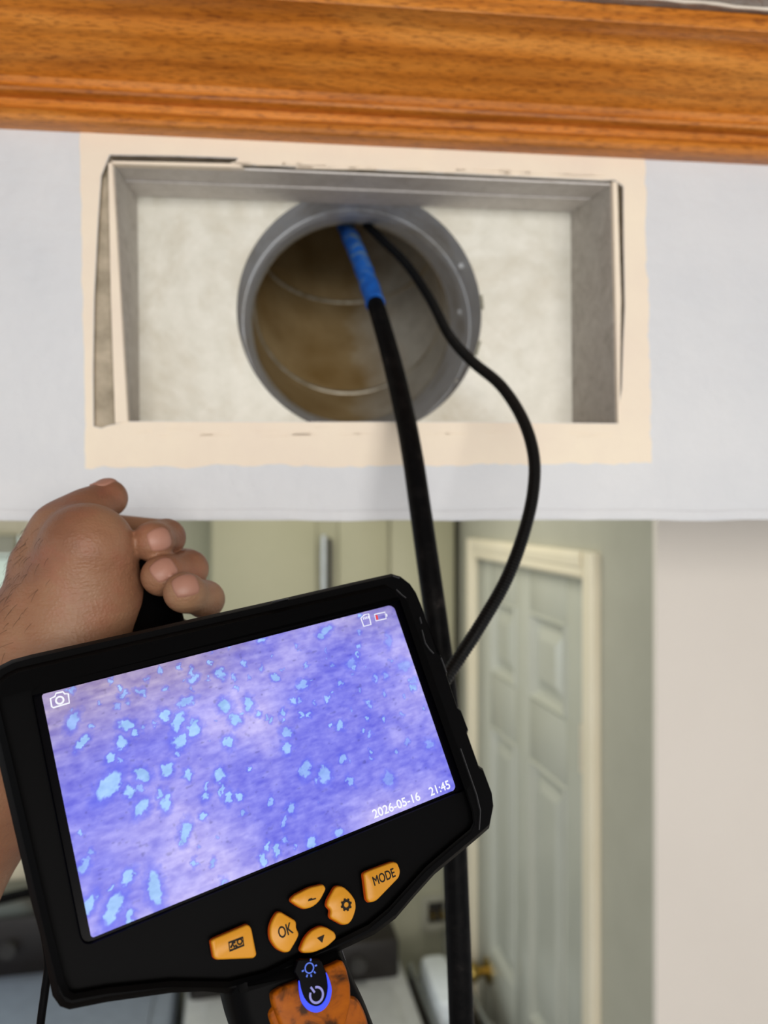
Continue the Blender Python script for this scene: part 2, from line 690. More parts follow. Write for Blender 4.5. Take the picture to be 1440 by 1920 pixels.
# scraped paint lip and flakes along the top and bottom of the opening
rnd = random.Random(5)
bm = bmesh.new()
for k in range(26):
    px = rnd.uniform(450, 1120)
    x, z = W(px, 312 + (px - 450) * 0.033 + rnd.uniform(-8, -2))
    w_, h_ = rnd.uniform(0.004, 0.016), rnd.uniform(0.0006, 0.0018)
    bm_prism(bm, [(x - w_, z - h_), (x + w_, z - h_ * 0.6), (x + w_ * 0.7, z + h_), (x - w_ * 0.8, z + h_ * 0.7)], [(0, 0.0005), (0, 0.0013)])
for k in range(22):
    px = rnd.uniform(260, 1120)
    x, z = W(px, 801 + rnd.uniform(-3, 18))
    w_, h_ = rnd.uniform(0.003, 0.012), rnd.uniform(0.0005, 0.0014)
    bm_prism(bm, [(x - w_, z - h_), (x + w_, z - h_ * 0.6), (x + w_ * 0.7, z + h_), (x - w_ * 0.8, z + h_ * 0.7)], [(0, 0.0005), (0.0002, 0.0009)])
fl = flip(obj('paint_flakes', bm, M['patch'], wall))
tag(fl, kind='stuff')

# ------------------------------------------------------------------ crown moulding and ceilings
prof = [(0.0, 0.2660), (0.0125, 0.2660), (0.0148, 0.2670), (0.0160, 0.2692), (0.0160, 0.2716), (0.0150, 0.2738), (0.0134, 0.2752), (0.0110, 0.2764),
        (0.0088, 0.2785), (0.0088, 0.2815), (0.0098, 0.2830), (0.0172, 0.2832), (0.0190, 0.2842), (0.0198, 0.2858), (0.0190, 0.2874), (0.0170, 0.2882), (0.0152, 0.2892), (0.0146, 0.2915), (0.0166, 0.2948),
        (0.0215, 0.2975), (0.0255, 0.3004), (0.0300, 0.3032), (0.0345, 0.3060), (0.0390, 0.3090), (0.0430, 0.3122), (0.0462, 0.3156), (0.0490, 0.3192),
        (0.0520, 0.3222), (0.0555, 0.3242), (0.0592, 0.3252), (0.0650, 0.3254), (0.0655, 0.3262), (0.0655, Z_CEIL), (0.0, Z_CEIL)]
bm = bmesh.new()
xs = np.linspace(-1.4, 1.6, 25)
rows = [[bm.verts.new((x, -p, z)) for p, z in prof] for x in xs]
for a, b in zip(rows, rows[1:]):
    for k in range(len(prof)):
        bm.faces.new((a[k], b[k], b[(k + 1) % len(prof)], a[(k + 1) % len(prof)]))
bm.faces.new(rows[0])
bm.faces.new(rows[-1][::-1])
crown = auto_smooth(obj('trim_1', bm, M['oak']), 28)
crown.matrix_world = WM
tag(crown, 'stained oak crown moulding above the vent', kind='structure')

ceil = box('ceiling', (-1.4, 1.6, -2.4, -0.0002, Z_CEIL + 0.0004, Z_CEIL + 0.03), M['ceiling'])
ceil.matrix_world = WM
tag(ceil, 'textured grey ceiling above the crown moulding', kind='structure')
bm = bmesh.new()
pts = [Vector((0.12 + 0.012 * i, -0.0715 - 0.0018 * math.sin(i * 0.35) - 0.0006 * math.sin(i * 1.9), Z_CEIL - 0.0002)) for i in range(60)]
bm_tube(bm, pts, [0.0008 + 0.0005 * abs(math.sin(i * 1.3)) for i in range(60)], 6)
tag(obj('caulk_crack', bm, M['caulk'], ceil), 'cracked white caulk line')

# ------------------------------------------------------------------ the duct boot and the round pipe
boot = empty('duct_boot', WM)
tag(boot, 'sheet metal duct boot with a round elbow set in the wall opening', 'duct')
TB = 0.07
fTL, fTR, fBR, fBL = W(213, 306), W(1146, 345), W(1156, 793), W(241, 793)
bTL, bTR = W(258, 366, TB), W(1070, 396, TB)
bBL, bBR = (W(262, 700, TB)[0], fBL[1]), (W(1073, 700, TB)[0], fBR[1])


def quad_panel(name, a, b, c, d, th, mat, flipn=False):
    """a thin plate through four points (x, t, z)"""
    A, B_, C, D_ = [Vector(p) for p in (a, b, c, d)]
    n = (B_ - A).cross(D_ - A).normalized() * (th if not flipn else -th)
    bm = bmesh.new()
    v = [bm.verts.new(p) for p in (A, B_, C, D_)] + [bm.verts.new(p + n) for p in (A, B_, C, D_)]
    for f in ((0, 1, 2, 3), (7, 6, 5, 4), (0, 4, 5, 1), (1, 5, 6, 2), (2, 6, 7, 3), (3, 7, 4, 0)):
        bm.faces.new([v[i] for i in f])
    return obj(name, bm, mat, boot)


t0_ = 0.002
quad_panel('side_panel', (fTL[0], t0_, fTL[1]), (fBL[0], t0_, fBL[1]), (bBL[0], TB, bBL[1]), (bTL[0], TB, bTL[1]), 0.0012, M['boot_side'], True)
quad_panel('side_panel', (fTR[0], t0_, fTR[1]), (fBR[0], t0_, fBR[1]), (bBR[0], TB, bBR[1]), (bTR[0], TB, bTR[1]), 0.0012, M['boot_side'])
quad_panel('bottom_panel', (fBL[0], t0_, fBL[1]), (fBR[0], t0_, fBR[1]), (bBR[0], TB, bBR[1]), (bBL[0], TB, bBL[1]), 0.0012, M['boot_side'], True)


def lerp(a, b, s):
    return tuple(x * (1 - s) + y * s for x, y in zip(a, b))


s_ = 0.47
mTL, mTR = lerp((fTL[0], t0_, fTL[1]), (bTL[0], TB, bTL[1]), s_), lerp((fTR[0], t0_, fTR[1]), (bTR[0], TB, bTR[1]), s_)
quad_panel('top_panel', (fTL[0], t0_, fTL[1]), (fTR[0], t0_, fTR[1]), mTR, mTL, 0.0012, M['boot_top'])
dz = 0.0014
quad_panel('top_panel', (mTL[0], mTL[1] - 0.0005, mTL[2] - dz), (mTR[0], mTR[1] - 0.0005, mTR[2] - dz), (bTR[0], TB, bTR[1] - dz * 0.6), (bTL[0], TB, bTL[1] - dz * 0.6), 0.0012, M['boot_top'])
# folded front lips, painted with the wall
bm = bmesh.new()
bm_prism(bm, [W(203, 306), W(212, 306), W(241, 793), W(216, 795), W(208, 560)], [(0, -0.004), (0.0003, 0.0012)])
flip(obj('front_lip', bm, M['patch'], boot))
bm = bmesh.new()
bm_prism(bm, [W(1147, 340), W(1157, 343), W(1164, 560), W(1161, 793), W(1157, 793), W(1152, 560)], [(0, -0.004), (0.0003, 0.0012)])
flip(obj('front_lip', bm, M['patch'], boot))
bm = bmesh.new()
bm_prism(bm, [W(206, 302), W(445, 307), W(460, 316), W(214, 309)], [(0, -0.004), (0.0003, 0.001)])
flip(obj('front_lip', bm, M['patch'], boot))

bm = bmesh.new()
bm_prism(bm, [W(180, 325), W(206, 306), W(214, 560), W(220, 797), W(172, 806), W(170, 560)], [(0, -0.011), (0.0003, -0.0055)])
flip(obj('gap_plaster', bm, M['plaster'], boot))
bm = bmesh.new()
bm_prism(bm, [W(1158, 346), W(1176, 342), W(1178, 580), W(1172, 796), W(1160, 796)], [(0, -0.012), (0.0003, -0.009)])
flip(obj('gap_plaster', bm, M['plaster'], boot))

# back panel with the round hole (it runs on above the top panel)
CX, CZ = W(677, 585, TB)
PR = 0.5 * (W(904, 585, TB)[0] - W(450, 585, TB)[0])
circ = circle2(CX, CZ, PR + 0.001, 96)
zt = CZ + PR + 0.012
bm = bmesh.new()
bm_sheet(bm, [(bBL[0] - 0.002, bBL[1] - 0.012), (bBR[0] + 0.002, bBR[1] - 0.012), (bTR[0] + 0.002, zt), (bTL[0] - 0.002, zt)], [circ], -TB - 0.0012, -TB)
flip(obj('back_panel', bm, M['boot_back'], boot))


def ring_pts(a, t0, Rc, R, n=72):
    cT, cZ = t0 + Rc * math.sin(a), CZ + Rc * (1 - math.cos(a))
    return [Vector((CX + R * math.cos(2 * math.pi * k / n), cT - R * math.sin(2 * math.pi * k / n) * math.sin(a), cZ + R * math.sin(2 * math.pi * k / n) * math.cos(a))) for k in range(n)]


def loft(name, rings, mat, th=0.0):
    bm = bmesh.new()
    rr = [[bm.verts.new(p) for p in r] for r in rings]
    n = len(rings[0])
    for a, b in zip(rr, rr[1:]):
        for k in range(n):
            bm.faces.new((a[k], a[(k + 1) % n], b[(k + 1) % n], b[k]))
    return auto_smooth(obj(name, bm, mat, boot, recalc=False), 50)


EL0, ELR = 0.12, 0.20
A1, A2, A3 = [math.radians(a) for a in (25, 40, 70)]
front = [Vector((p.x, TB - 0.003, p.z)) for p in ring_pts(0, TB, ELR, PR)]
loft('collar', [front, ring_pts(0, EL0 - 0.012, ELR, PR), ring_pts(0, EL0 - 0.011, ELR, PR - 0.0012), ring_pts(0, EL0, ELR, PR - 0.0012)], M['pipe'])
loft('elbow_gore', [ring_pts(0, EL0, ELR, PR - 0.0012), ring_pts(A1, EL0, ELR, PR - 0.001)], M['pipe'])
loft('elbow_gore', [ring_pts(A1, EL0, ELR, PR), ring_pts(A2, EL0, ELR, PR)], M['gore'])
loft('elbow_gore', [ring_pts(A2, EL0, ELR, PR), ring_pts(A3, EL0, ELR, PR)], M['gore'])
top = ring_pts(math.radians(90), EL0, ELR, PR)
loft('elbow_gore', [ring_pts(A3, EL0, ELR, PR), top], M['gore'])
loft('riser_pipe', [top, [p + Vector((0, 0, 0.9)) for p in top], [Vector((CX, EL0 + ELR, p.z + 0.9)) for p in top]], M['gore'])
for a in (A1, A2, A3):
    cT, cZ = EL0 + ELR * math.sin(a), CZ + ELR * (1 - math.cos(a))
    path = ring_pts(a, EL0, ELR, PR - 0.0006)
    rings = []
    bm = bmesh.new()
    for k, p in enumerate(path):
        out = (p - Vector((CX, cT, cZ))).normalized()
        ax = Vector((0, math.cos(a), math.sin(a)))
        rings.append([bm.verts.new(p + out * 0.0016 * math.cos(q) + ax * 0.0024 * math.sin(q)) for q in [2 * math.pi * j / 8 for j in range(8)]])
    n = len(rings)
    for i in range(n):
        A, B_ = rings[i], rings[(i + 1) % n]
        for j in range(8):
            bm.faces.new((A[j], B_[j], B_[(j + 1) % 8], A[(j + 1) % 8]))
    auto_smooth(obj('seam_bead', bm, M['seam'], boot), 60)
# bent collar tabs and rivets around the rim
for ang in (6, -16):
    a = math.radians(ang)
    bm = bmesh.new()
    c = (CX + (PR + 0.001) * math.cos(a), CZ + (PR + 0.001) * math.sin(a))
    d, e = (math.cos(a), math.sin(a)), (-math.sin(a), math.cos(a))
    hw = 0.006
    poly = [(c[0] + d[0] * u_ + e[0] * v_, c[1] + d[1] * u_ + e[1] * v_) for u_, v_ in ((-0.001, -hw), (0.0018, -hw), (0.0018, hw), (-0.001, hw))]
    bm_prism(bm, poly, [(0, -TB - 0.0005), (0, -TB + 0.0012)])
    flip(obj('collar_tab', bm, M['boot_side'] if ang not in (6, -16) else M['dust'], boot))
for ang, t in ((28, 0.088), (-32, 0.09), (12, 0.14)):
    a = math.radians(ang)
    bm = bmesh.new()
    bmesh.ops.create_icosphere(bm, subdivisions=2, radius=0.0028)
    bmesh.ops.translate(bm, verts=bm.verts[:], vec=(CX + (PR - 0.001) * math.cos(a), t, CZ + (PR - 0.001) * math.sin(a)))
    obj('rivet', bm, M['pipe'], boot, True)
# dust drift lying along the foot of the back panel
bm = bmesh.new()
rnd = random.Random(11)
nxx = 160
rows = []
for i in range(nxx + 1):
    s = i / nxx
    x = bBL[0] + 0.001 + (bBR[0] - bBL[0] - 0.002) * s
    inside = abs(x - CX) < math.sqrt(max(0, PR ** 2 - (fBL[1] + 0.004 - CZ) ** 2))
    h = (0.0062 + 0.0016 * math.sin(s * 23) + 0.001 * math.sin(s * 61) + rnd.uniform(-0.0007, 0.0007)) * (1.0 if s < 0.5 else 0.55)
    if inside:
        h = 0.0005
    h = max(h, 0.0005)
    rows.append([bm.verts.new((x, TB - 0.012, bBL[1] + 0.0002)), bm.verts.new((x, TB - 0.006 + rnd.uniform(-0.001, 0.001), bBL[1] + h * 0.6)), bm.verts.new((x, TB - 0.0006, bBL[1] + h))])
for a, b in zip(rows, rows[1:]):
    for k in range(2):
        bm.faces.new((a[k], b[k], b[k + 1], a[k + 1]))
tag(obj('dust_drift', bm, M['dust'], boot, True), 'grey dust along the bottom', kind='stuff')

# ------------------------------------------------------------------ far room beyond the bulkhead (frame B: x right along the far wall, y away, z up)
BA = math.atan2(0.187, 0.982)
BO = Vector((0.189, 2.478, 0.0))
BMAT = Matrix.Translation(BO) @ Matrix.Rotation(BA, 4, 'Z')
BINV = BMAT.inverted()


def Bpx(px, py, y=None, z=None):
    """frame-B point seen at this pixel on the plane y=... or the height z=..."""
    o = BINV @ Vector((0, 0, EYE))
    d = (BINV.to_3x3() @ Vector(((px - 720) / FPX, 1.0, -(py - 960) / FPX)))
    k = (y - o.y) / d.y if y is not None else (z - o.z) / d.z
    return o + d * k


HT = 2.15 + Z_CEIL
YC = -1.278


def placed(o, kind='structure', label=None):
    o.matrix_world = BMAT
    o['kind'] = kind
    if label:
        o['label'] = label
    return o


placed(box('wall_back', (-2.4, 0.0, 0.0, 0.1, 0.0, HT), M['room']), label='pale olive far wall behind the bulkhead')
DY0, DY1, DT = -1.047, -0.365, 2.024
bm = bmesh.new()
for d in ((0, 0.11, YC, DY0, 0, HT), (0, 0.11, DY1, 0.1, 0, HT), (0, 0.11, DY0, DY1, DT, HT)):
    bm_box(bm, *d)
placed(obj('wall_right', bm, M['doorwall']), label='greenish grey wall holding the white panel door')
placed(box('wall_side', (0.0, 1.6, YC - 0.0122, YC - 0.0002, 0, HT), M['room_right']), label='plain beige wall at the right edge')
placed(box('ceiling_far', (-2.4, 1.6, -1.28, 0.1, HT + 0.001, HT + 0.03), M['room']), label='pale ceiling of the far room').name = 'ceiling'
fo = box('floor', (-3.0, 3.0, -2.6, 4.0, -0.03, 0.0), M['floor'])
tag(fo, 'brown vinyl floor', kind='structure')

# door with six panels
door = empty('door_1', BMAT)
tag(door, 'white six panel interior door in the right hand wall', kind='structure')
XF = 0.012
bm = bmesh.new()
bm_box(bm, XF + 0.014, XF + 0.04, DY0 + 0.003, DY1 - 0.003, 0.01, DT - 0.003)
obj('door_core', bm, M['door'], door)
dw = DY1 - DY0
cols = [(0.125, 0.325), (0.415, 0.600)]
rowz = [(1.722, 1.922), (0.985, 1.585), (0.22, 0.80)]


def dy(s):
    return DY0 + s * dw / 0.682


ys = [0.003, cols[0][0], cols[0][1], cols[1][0], cols[1][1], 0.679]
for a, b in ((0, 1), (2, 3), (4, 5)):
    box('stile', (XF, XF + 0.0145, dy(ys[a]), dy(ys[b]), 0.01, DT - 0.003), M['door'], door, 0.002)
for c in cols:
    for z0, z1 in ((0.01, rowz[2][0]), (rowz[2][1], rowz[1][0]), (rowz[1][1], rowz[0][0]), (rowz[0][1], DT - 0.003)):
        box('rail', (XF, XF + 0.0145, dy(c[0]), dy(c[1]), z0, z1), M['door'], door, 0.002)
    for z0, z1 in rowz:
        bm = bmesh.new()
        y0, y1 = dy(c[0]), dy(c[1])
        lv = [(0.0, XF + 0.002), (0.006, XF - 0.004), (0.020, XF + 0.012), (0.030, XF + 0.012), (0.056, XF + 0.001)]
        rows = []
        for i, x in lv:
            rows.append([bm.verts.new((x, yy, zz)) for yy, zz in ((y0 + i, z0 + i), (y1 - i, z0 + i), (y1 - i, z1 - i), (y0 + i, z1 - i))])
        for a, b in zip(rows, rows[1:]):
            for k in range(4):
                bm.faces.new((a[k], a[(k + 1) % 4], b[(k + 1) % 4], b[k]))
        bm.faces.new(rows[-1])
        auto_smooth(obj('raised_panel', bm, M['door'], door), 20)
# casing of the door: profiled boards
cw = 0.052


def casing(name, y0, y1, z0, z1, vertical, inner_hi):
    bm = bmesh.new()
    pr = [(0.0, 0.0), (0.0, -0.010), (0.12, -0.014), (0.35, -0.013), (0.45, -0.016), (0.8, -0.018), (1.0, -0.014), (1.0, 0.0)]
    rows = []
    for e in (0, 1):
        r = []
        for s, x in pr:
            s2 = s if inner_hi else 1 - s
            if vertical:
                r.append(bm.verts.new((x, y0 + (y1 - y0) * s2, z0 if e == 0 else z1)))
            else:
                r.append(bm.verts.new((x, y0 if e == 0 else y1, z0 + (z1 - z0) * s2)))
        rows.append(r)
    n = len(pr)
    for k in range(n):
        bm.faces.new((rows[0][k], rows[1][k], rows[1][(k + 1) % n], rows[0][(k + 1) % n]))
    bm.faces.new(rows[0][::-1])
    bm.faces.new(rows[1])
    obj('casing', bm, M['casing'], door)


casing('a', DY0 - cw, DY0, 0, DT + cw, True, False)
casing('b', DY1, DY1 + cw, 0, DT + cw, True, True)
casing('c', DY0, DY1, DT, DT + cw, False, True)
# hinges (near edge) and brass knob (far edge)
for z in (1.70, 0.95, 0.25):
    h = tube('hinge', [Vector((-0.004, DY0 + 0.012, z - 0.045)), Vector((-0.004, DY0 + 0.012, z + 0.045))], 0.007, M['hinge'], door, 12)
    box('hinge_leaf', (XF - 0.002, XF, DY0 + 0.012, DY0 + 0.045, z - 0.045, z + 0.045), M['hinge'], h)
kz, ky = 0.92, DY1 - 0.062


def lathe(name, prof, axis_o, mat, parent, nseg=24):
    """prof: (distance out of the door toward -x, radius)"""
    bm = bmesh.new()
    rr = [[bm.verts.new((axis_o.x - d, axis_o.y + r * math.cos(2 * math.pi * k / nseg), axis_o.z + r * math.sin(2 * math.pi * k / nseg))) for k in range(nseg)] for d, r in prof]
    for a, b in zip(rr, rr[1:]):
        for k in range(nseg):
            bm.faces.new((a[k], a[(k + 1) % nseg], b[(k + 1) % nseg], b[k]))
    bm.faces.new(rr[0])
    bm.faces.new(rr[-1])
    return auto_smooth(obj(name, bm, mat, parent), 45)


kn = lathe('door_knob', [(0, 0.012), (0.02, 0.012), (0.032, 0.018), (0.042, 0.026), (0.052, 0.027), (0.062, 0.022), (0.066, 0.01)], Vector((XF, ky, kz)), M['brass'], door)
lathe('rosette', [(-0.001, 0.033), (0.004, 0.033), (0.009, 0.026), (0.011, 0.014)], Vector((XF, ky, kz)), M['brass'], kn)
box('strike_plate', (-0.004, 0.0, DY1 + 0.004, DY1 + 0.02, kz - 0.11, kz - 0.08), M['brass'], door)

# pale wall cabinet on the far wall
cab = empty('wall_cabinet', BMAT)
tag(cab, 'pale cream wall cabinet with a steel bar handle on the far wall', 'cabinet')
yb = -0.20
xa, xb, xc, xd = [Bpx(p, 1000, y=yb).x for p in (395, 590, 634, 728)]
box('filler_panel', (xd + 0.004, -0.022, yb - 0.012, yb - 0.0005, 1.455, HT - 0.03), M['cabinet'], cab, 0.002)
box('cabinet_body', (xa, -0.02, yb, -0.001, 1.45, HT - 0.02), M['cabinet'], cab)
d1 = box('cabinet_door', (xa + 0.004, xb, yb - 0.02, yb - 0.0005, 1.455, HT - 0.03), M['cabinet'], cab, 0.002)
d2 = box('cabinet_door', (xc, xd - 0.004, yb - 0.02, yb - 0.0005, 1.455, HT - 0.03), M['cabinet'], cab, 0.002)
xm, xn = Bpx(603, 1000, y=yb - 0.035).x, Bpx(622, 1000, y=yb - 0.035).x
tube('handle', [Vector((xm + 0.006, yb - 0.045, 1.80)), Vector((xm + 0.006, yb - 0.045, 2.085))], 0.009, M['steel'], cab, 16)
box('handle_mount', (xn - 0.012, xn + 0.002, yb - 0.032, yb - 0.0005, 1.82, 2.075), M['dark_void'], cab, 0.003)

# window with a slatted blind at the left end of the far wall
win = empty('window_1', BMAT)
tag(win, 'bright window behind a white slatted blind', kind='structure')
wx1 = Bpx(40, 1100, y=-0.02).x
wx0 = wx1 - 0.75
box('pane', (wx0, wx1, -0.006, -0.002, 1.15, 2.08), M['daylight'], win)
for d in ((wx0 - 0.06, wx0, -0.03, -0.001, 1.09, 2.14), (wx1, wx1 + 0.05, -0.03, -0.001, 1.09, 2.14), (wx0, wx1, -0.03, -0.001, 2.08, 2.14), (wx0, wx1, -0.03, -0.001, 1.09, 1.15)):
    box('window_frame', d, M['casing'], win, 0.003)
blind = empty('window_blind', BMAT)
tag(blind, 'white slatted blind hanging in front of the far window', 'blind')
box('head_rail', (wx0 + 0.005, wx1 - 0.002, -0.085, -0.035, 2.03, 2.085), M['doorwall'], blind, 0.004)
slat_me = None
z = 2.018
k = 0
while z > 1.2:
    if slat_me is None:
        s = box('slat', (wx0 + 0.005, wx1 - 0.004, -0.012, 0.012, -0.0006, 0.0006), M['blind'], blind)
        slat_me = s.data
    else:
        s = bpy.data.objects.new('slat', slat_me)
        COL.objects.link(s)
        s.parent = blind
    s.location = (0, -0.058, z)
    s.rotation_euler = (math.radians(32), 0, 0)
    z -= 0.0195


# two laundry machines under the cabinet, seen from above
def machine(label, x0, x1, y0, y1, zt, enamel, console_h, cdep):
    r = empty('washing_machine', BMAT)
    tag(r, label, 'washing machine')
    box('machine_body', (x0, x1, y0, y1, 0.02, zt), enamel, r, 0.018)
    lid = box('lid', (x0 + 0.05, x1 - 0.05, y0 + 0.04, y1 - cdep - 0.03, zt - 0.004, zt + 0.008), enamel, r, 0.006)
    box('lid_handle', (0.5 * (x0 + x1) - 0.07, 0.5 * (x0 + x1) + 0.07, y0 + 0.032, y0 + 0.05, zt + 0.002, zt + 0.014), M['dark_void'], lid, 0.003)
    c = box('control_console', (x0 + 0.01, x1 - 0.02, y1 - cdep, y1 - 0.01, zt - 0.01, zt + console_h), M['console'], r, 0.015)
    for i in range(3):
        bm = bmesh.new()
        bm_tube(bm, [Vector((x0 + 0.15 + i * 0.14, y1 - cdep - 0.002, zt + console_h * 0.5)), Vector((x0 + 0.15 + i * 0.14, y1 - cdep - 0.022, zt + console_h * 0.5))], 0.02, 16)
        auto_smooth(obj('dial', bm, M['dark_void'], c), 40)
    for sx in (x0 + 0.06, x1 - 0.06):
        for sy in (y0 + 0.06, y1 - 0.06):
            bm = bmesh.new()
            bm_tube(bm, [Vector((sx, sy, 0.0)), Vector((sx, sy, 0.03))], 0.02, 12)
            obj('foot', bm, M['rubber'], r)
    return r


ZT = 0.95
mx1 = Bpx(795, 1915, z=ZT).x
machine('white laundry machine below the handheld camera, nearest the panel door', mx1 - 0.56, mx1, -1.05, -0.14, ZT, M['white_enamel'], 0.10, 0.32)
machine('bluish grey laundry machine at the lower left corner', mx1 - 1.16, mx1 - 0.585, -1.02, -0.14, ZT, M['blue_enamel'], 0.15, 0.13)
# slim cart and white jug in the gap beside the door wall
cart = empty('slim_cart', BMAT)
tag(cart, 'dark slim cart in the gap beside the white laundry machine', 'cart')
cx0, cx1 = mx1 + 0.03, mx1 + 0.175
for z in (0.86, 0.50, 0.14):
    box('shelf', (cx0, cx1, -0.95, -0.32, z - 0.012, z), M['console'], cart, 0.003)
for sx in (cx0 + 0.008, cx1 - 0.008):
    for sy in (-0.94, -0.33):
        tube('post', [Vector((sx, sy, 0.0)), Vector((sx, sy, 0.90))], 0.008, M['steel'], cart, 10)
for sx in (cx0 + 0.008, cx1 - 0.008):
    tube('side_rail', [Vector((sx, -0.94, 0.90)), Vector((sx, -0.33, 0.90))], 0.006, M['steel'], cart, 10)
jug = empty('white_jug', BMAT)
tag(jug, 'white plastic jug lying on the slim dark cart', 'jug')
j0 = Bpx(800, 1790, z=0.95)
j1 = Bpx(828, 1885, z=0.95)
box('jug_body', (cx0 + 0.02, cx0 + 0.095, j1.y, j0.y, 0.861, 0.955), M['white_plastic'], jug, 0.02)
tube('jug_cap', [Vector((cx0 + 0.057, j1.y - 0.024, 0.905)), Vector((cx0 + 0.057, j1.y, 0.905))], 0.02, M['white_plastic'], jug, 18)
ob = empty('wall_outlet_box', BMAT)
tag(ob, 'recessed laundry outlet box with pale frame on the far wall', 'outlet box')
o0, o1 = Bpx(790, 1680, y=-0.01), Bpx(850, 1738, y=-0.01)
for d in ((o0.x, o0.x + 0.02, -0.02, -0.001, o1.z, o0.z), (o1.x - 0.02, o1.x, -0.02, -0.001, o1.z, o0.z), (o0.x + 0.02, o1.x - 0.02, -0.02, -0.001, o0.z - 0.02, o0.z), (o0.x + 0.02, o1.x - 0.02, -0.02, -0.001, o1.z, o1.z + 0.02)):
    box('box_frame', d, M['doorwall'], ob, 0.002)
box('box_back', (o0.x + 0.02, o1.x - 0.02, -0.006, -0.001, o1.z + 0.02, o0.z - 0.02), M['dark_void'], ob)
for i in range(2):
    xx = o0.x + 0.035 + 0.03 * i
    tube('valve', [Vector((xx, -0.006, o1.z + 0.05)), Vector((xx, -0.03, o1.z + 0.05))], 0.008, M['brass'], ob, 12)
wc = tube('water_hose', catmull([Bpx(-60, 1700, y=-0.25), Bpx(0, 1686, y=-0.24), Bpx(60, 1672, y=-0.22), Bpx(140, 1660, y=-0.2)], 8), 0.014, M['hose'], None, 10)
wc.matrix_world = BMAT
tag(wc, 'black water hose slanting behind the bluish laundry machine', 'hose')

# ------------------------------------------------------------------ hose with blue tape, and the thin camera cable
hose_pts = [P(612, 330, 0.86), P(628, 380, 0.80), P(648, 425, 0.745), P(676, 490, 0.68), P(704, 570, 0.625), P(733, 670, 0.572), P(757, 770, 0.535), P(774, 860, 0.512), P(788, 955, 0.495),
            P(803, 1060, 0.48), P(820, 1180, 0.468), P(837, 1320, 0.458), P(849, 1500, 0.448), P(857, 1700, 0.44), P(864, 1880, 0.434), P(872, 2100, 0.43), P(880, 2400, 0.43)]
hp_ = catmull(hose_pts, 8)
HR = 0.0071
hose = empty('cleaning_hose', Matrix.Translation(hose_pts[-1]))
tag(hose, 'thick black hose with blue tape at its end running out of the duct', 'hose')
inv = Matrix.Translation(-hose_pts[-1])
hl = [inv @ p for p in hp_]
tube('hose_tube', hl, HR, M['hose'], hose, 18)
i1 = 4 * 8 + 1
tl = hl[2:i1]
rr = random.Random(3)
tape = tube('tape_wrap', tl, [HR + 0.0007 + 0.0004 * math.sin(i * 1.9) + rr.uniform(0, 0.0004) for i in range(len(tl))], M['tape'], hose, 18)
tape['label'] = 'worn blue masking tape'
bm = bmesh.new()
p_ = tl[9]
for v in ((0.0, 0, 0.003), (-0.014, -0.002, 0.004), (-0.015, -0.003, -0.007), (0.0, -0.001, -0.006)):
    bm.verts.new(p_ + Vector(v))
bm.verts.ensure_lookup_table()
bm.faces.new(bm.verts[:])
r = bmesh.ops.extrude_face_region(bm, geom=bm.faces[:])
for g in r['geom']:
    if isinstance(g, bmesh.types.BMVert):
        g.co.y += 0.0005
obj('tape_flap', bm, M['tape'], hose)

cab_pts = [P(640, 360, 0.80), P(672, 405, 0.74), P(712, 445, 0.70), P(762, 495, 0.66), P(806, 560, 0.62), P(843, 630, 0.588), P(886, 678, 0.556), P(938, 722, 0.53), P(978, 782, 0.508), P(1000, 850, 0.49),
           P(1000, 920, 0.478), P(982, 1000, 0.466), P(950, 1085, 0.452), P(905, 1165, 0.44), P(858, 1238, 0.43), P(815, 1300, 0.418), P(770, 1345, 0.402)]
cp = catmull(cab_pts, 14)
c0 = cab_pts[-1]
cl = [p - c0 for p in cp]
cable = empty('camera_cable', Matrix.Translation(c0))
tag(cable, 'thin black ribbed cable looping from the duct to the handheld camera', 'cable')
tube('cable_sheath', cl, 0.0037, M['cable'], cable, 14)
# fine spiral ribs
dense = catmull(cl[::3], 46)
dense = [p for p in dense]
bm = bmesh.new()
turn = 0
hel = []
acc = 0.0
nrm = Vector((0, 0, 1))
for i in range(len(dense)):
    t = (dense[min(i + 1, len(dense) - 1)] - dense[max(i - 1, 0)]).normalized()
    nrm = (nrm - t * nrm.dot(t)).normalized()
    b = t.cross(nrm)
    if i:
        acc += (dense[i] - dense[i - 1]).length
    a = 2 * math.pi * acc / 0.0021
    hel.append(dense[i] + (nrm * math.cos(a) + b * math.sin(a)) * 0.0037)
bm_tube(bm, hel, 0.00042, 4)
obj('spiral_rib', bm, M['cable'], cable, True)

# ------------------------------------------------------------------ the handheld inspection camera
R_ = np.array([[0.8643228528924267, -0.3184858551670715, 0.38924640785291265], [-0.1623569629683994, -0.9091988523076439, -0.3834027432584978], [0.4760107378448248, 0.26818688823460957, -0.837549742066382]])
T_ = np.array([-0.049063181372054745, 0.09631132929323552, 0.3160969819790182])
C2W = np.array([[1, 0, 0], [0, 0, 1], [0, -1, 0]], float)
Rw = C2W @ R_
Tw = C2W @ T_ + np.array([0, 0, EYE])
DM = Matrix(((*Rw[0], Tw[0]), (*Rw[1], Tw[1]), (*Rw[2], Tw[2]), (0, 0, 0, 1)))
dev = empty('inspection_camera', DM)
tag(dev, 'black handheld inspection camera with glowing blue screen and orange buttons', 'inspection camera')


def V(px, py, h=0.0):
    """device-plane coordinates that show at this pixel, h above the screen"""
    n = R_[:, 2]
    o = T_ + n * h
    ray = np.array([(px - 720) / FPX, (py - 960) / FPX, 1.0])
    X = ray * ((o @ n) / (ray @ n)) - T_
    return (float(X @ R_[:, 0]), float(X @ R_[:, 1]))


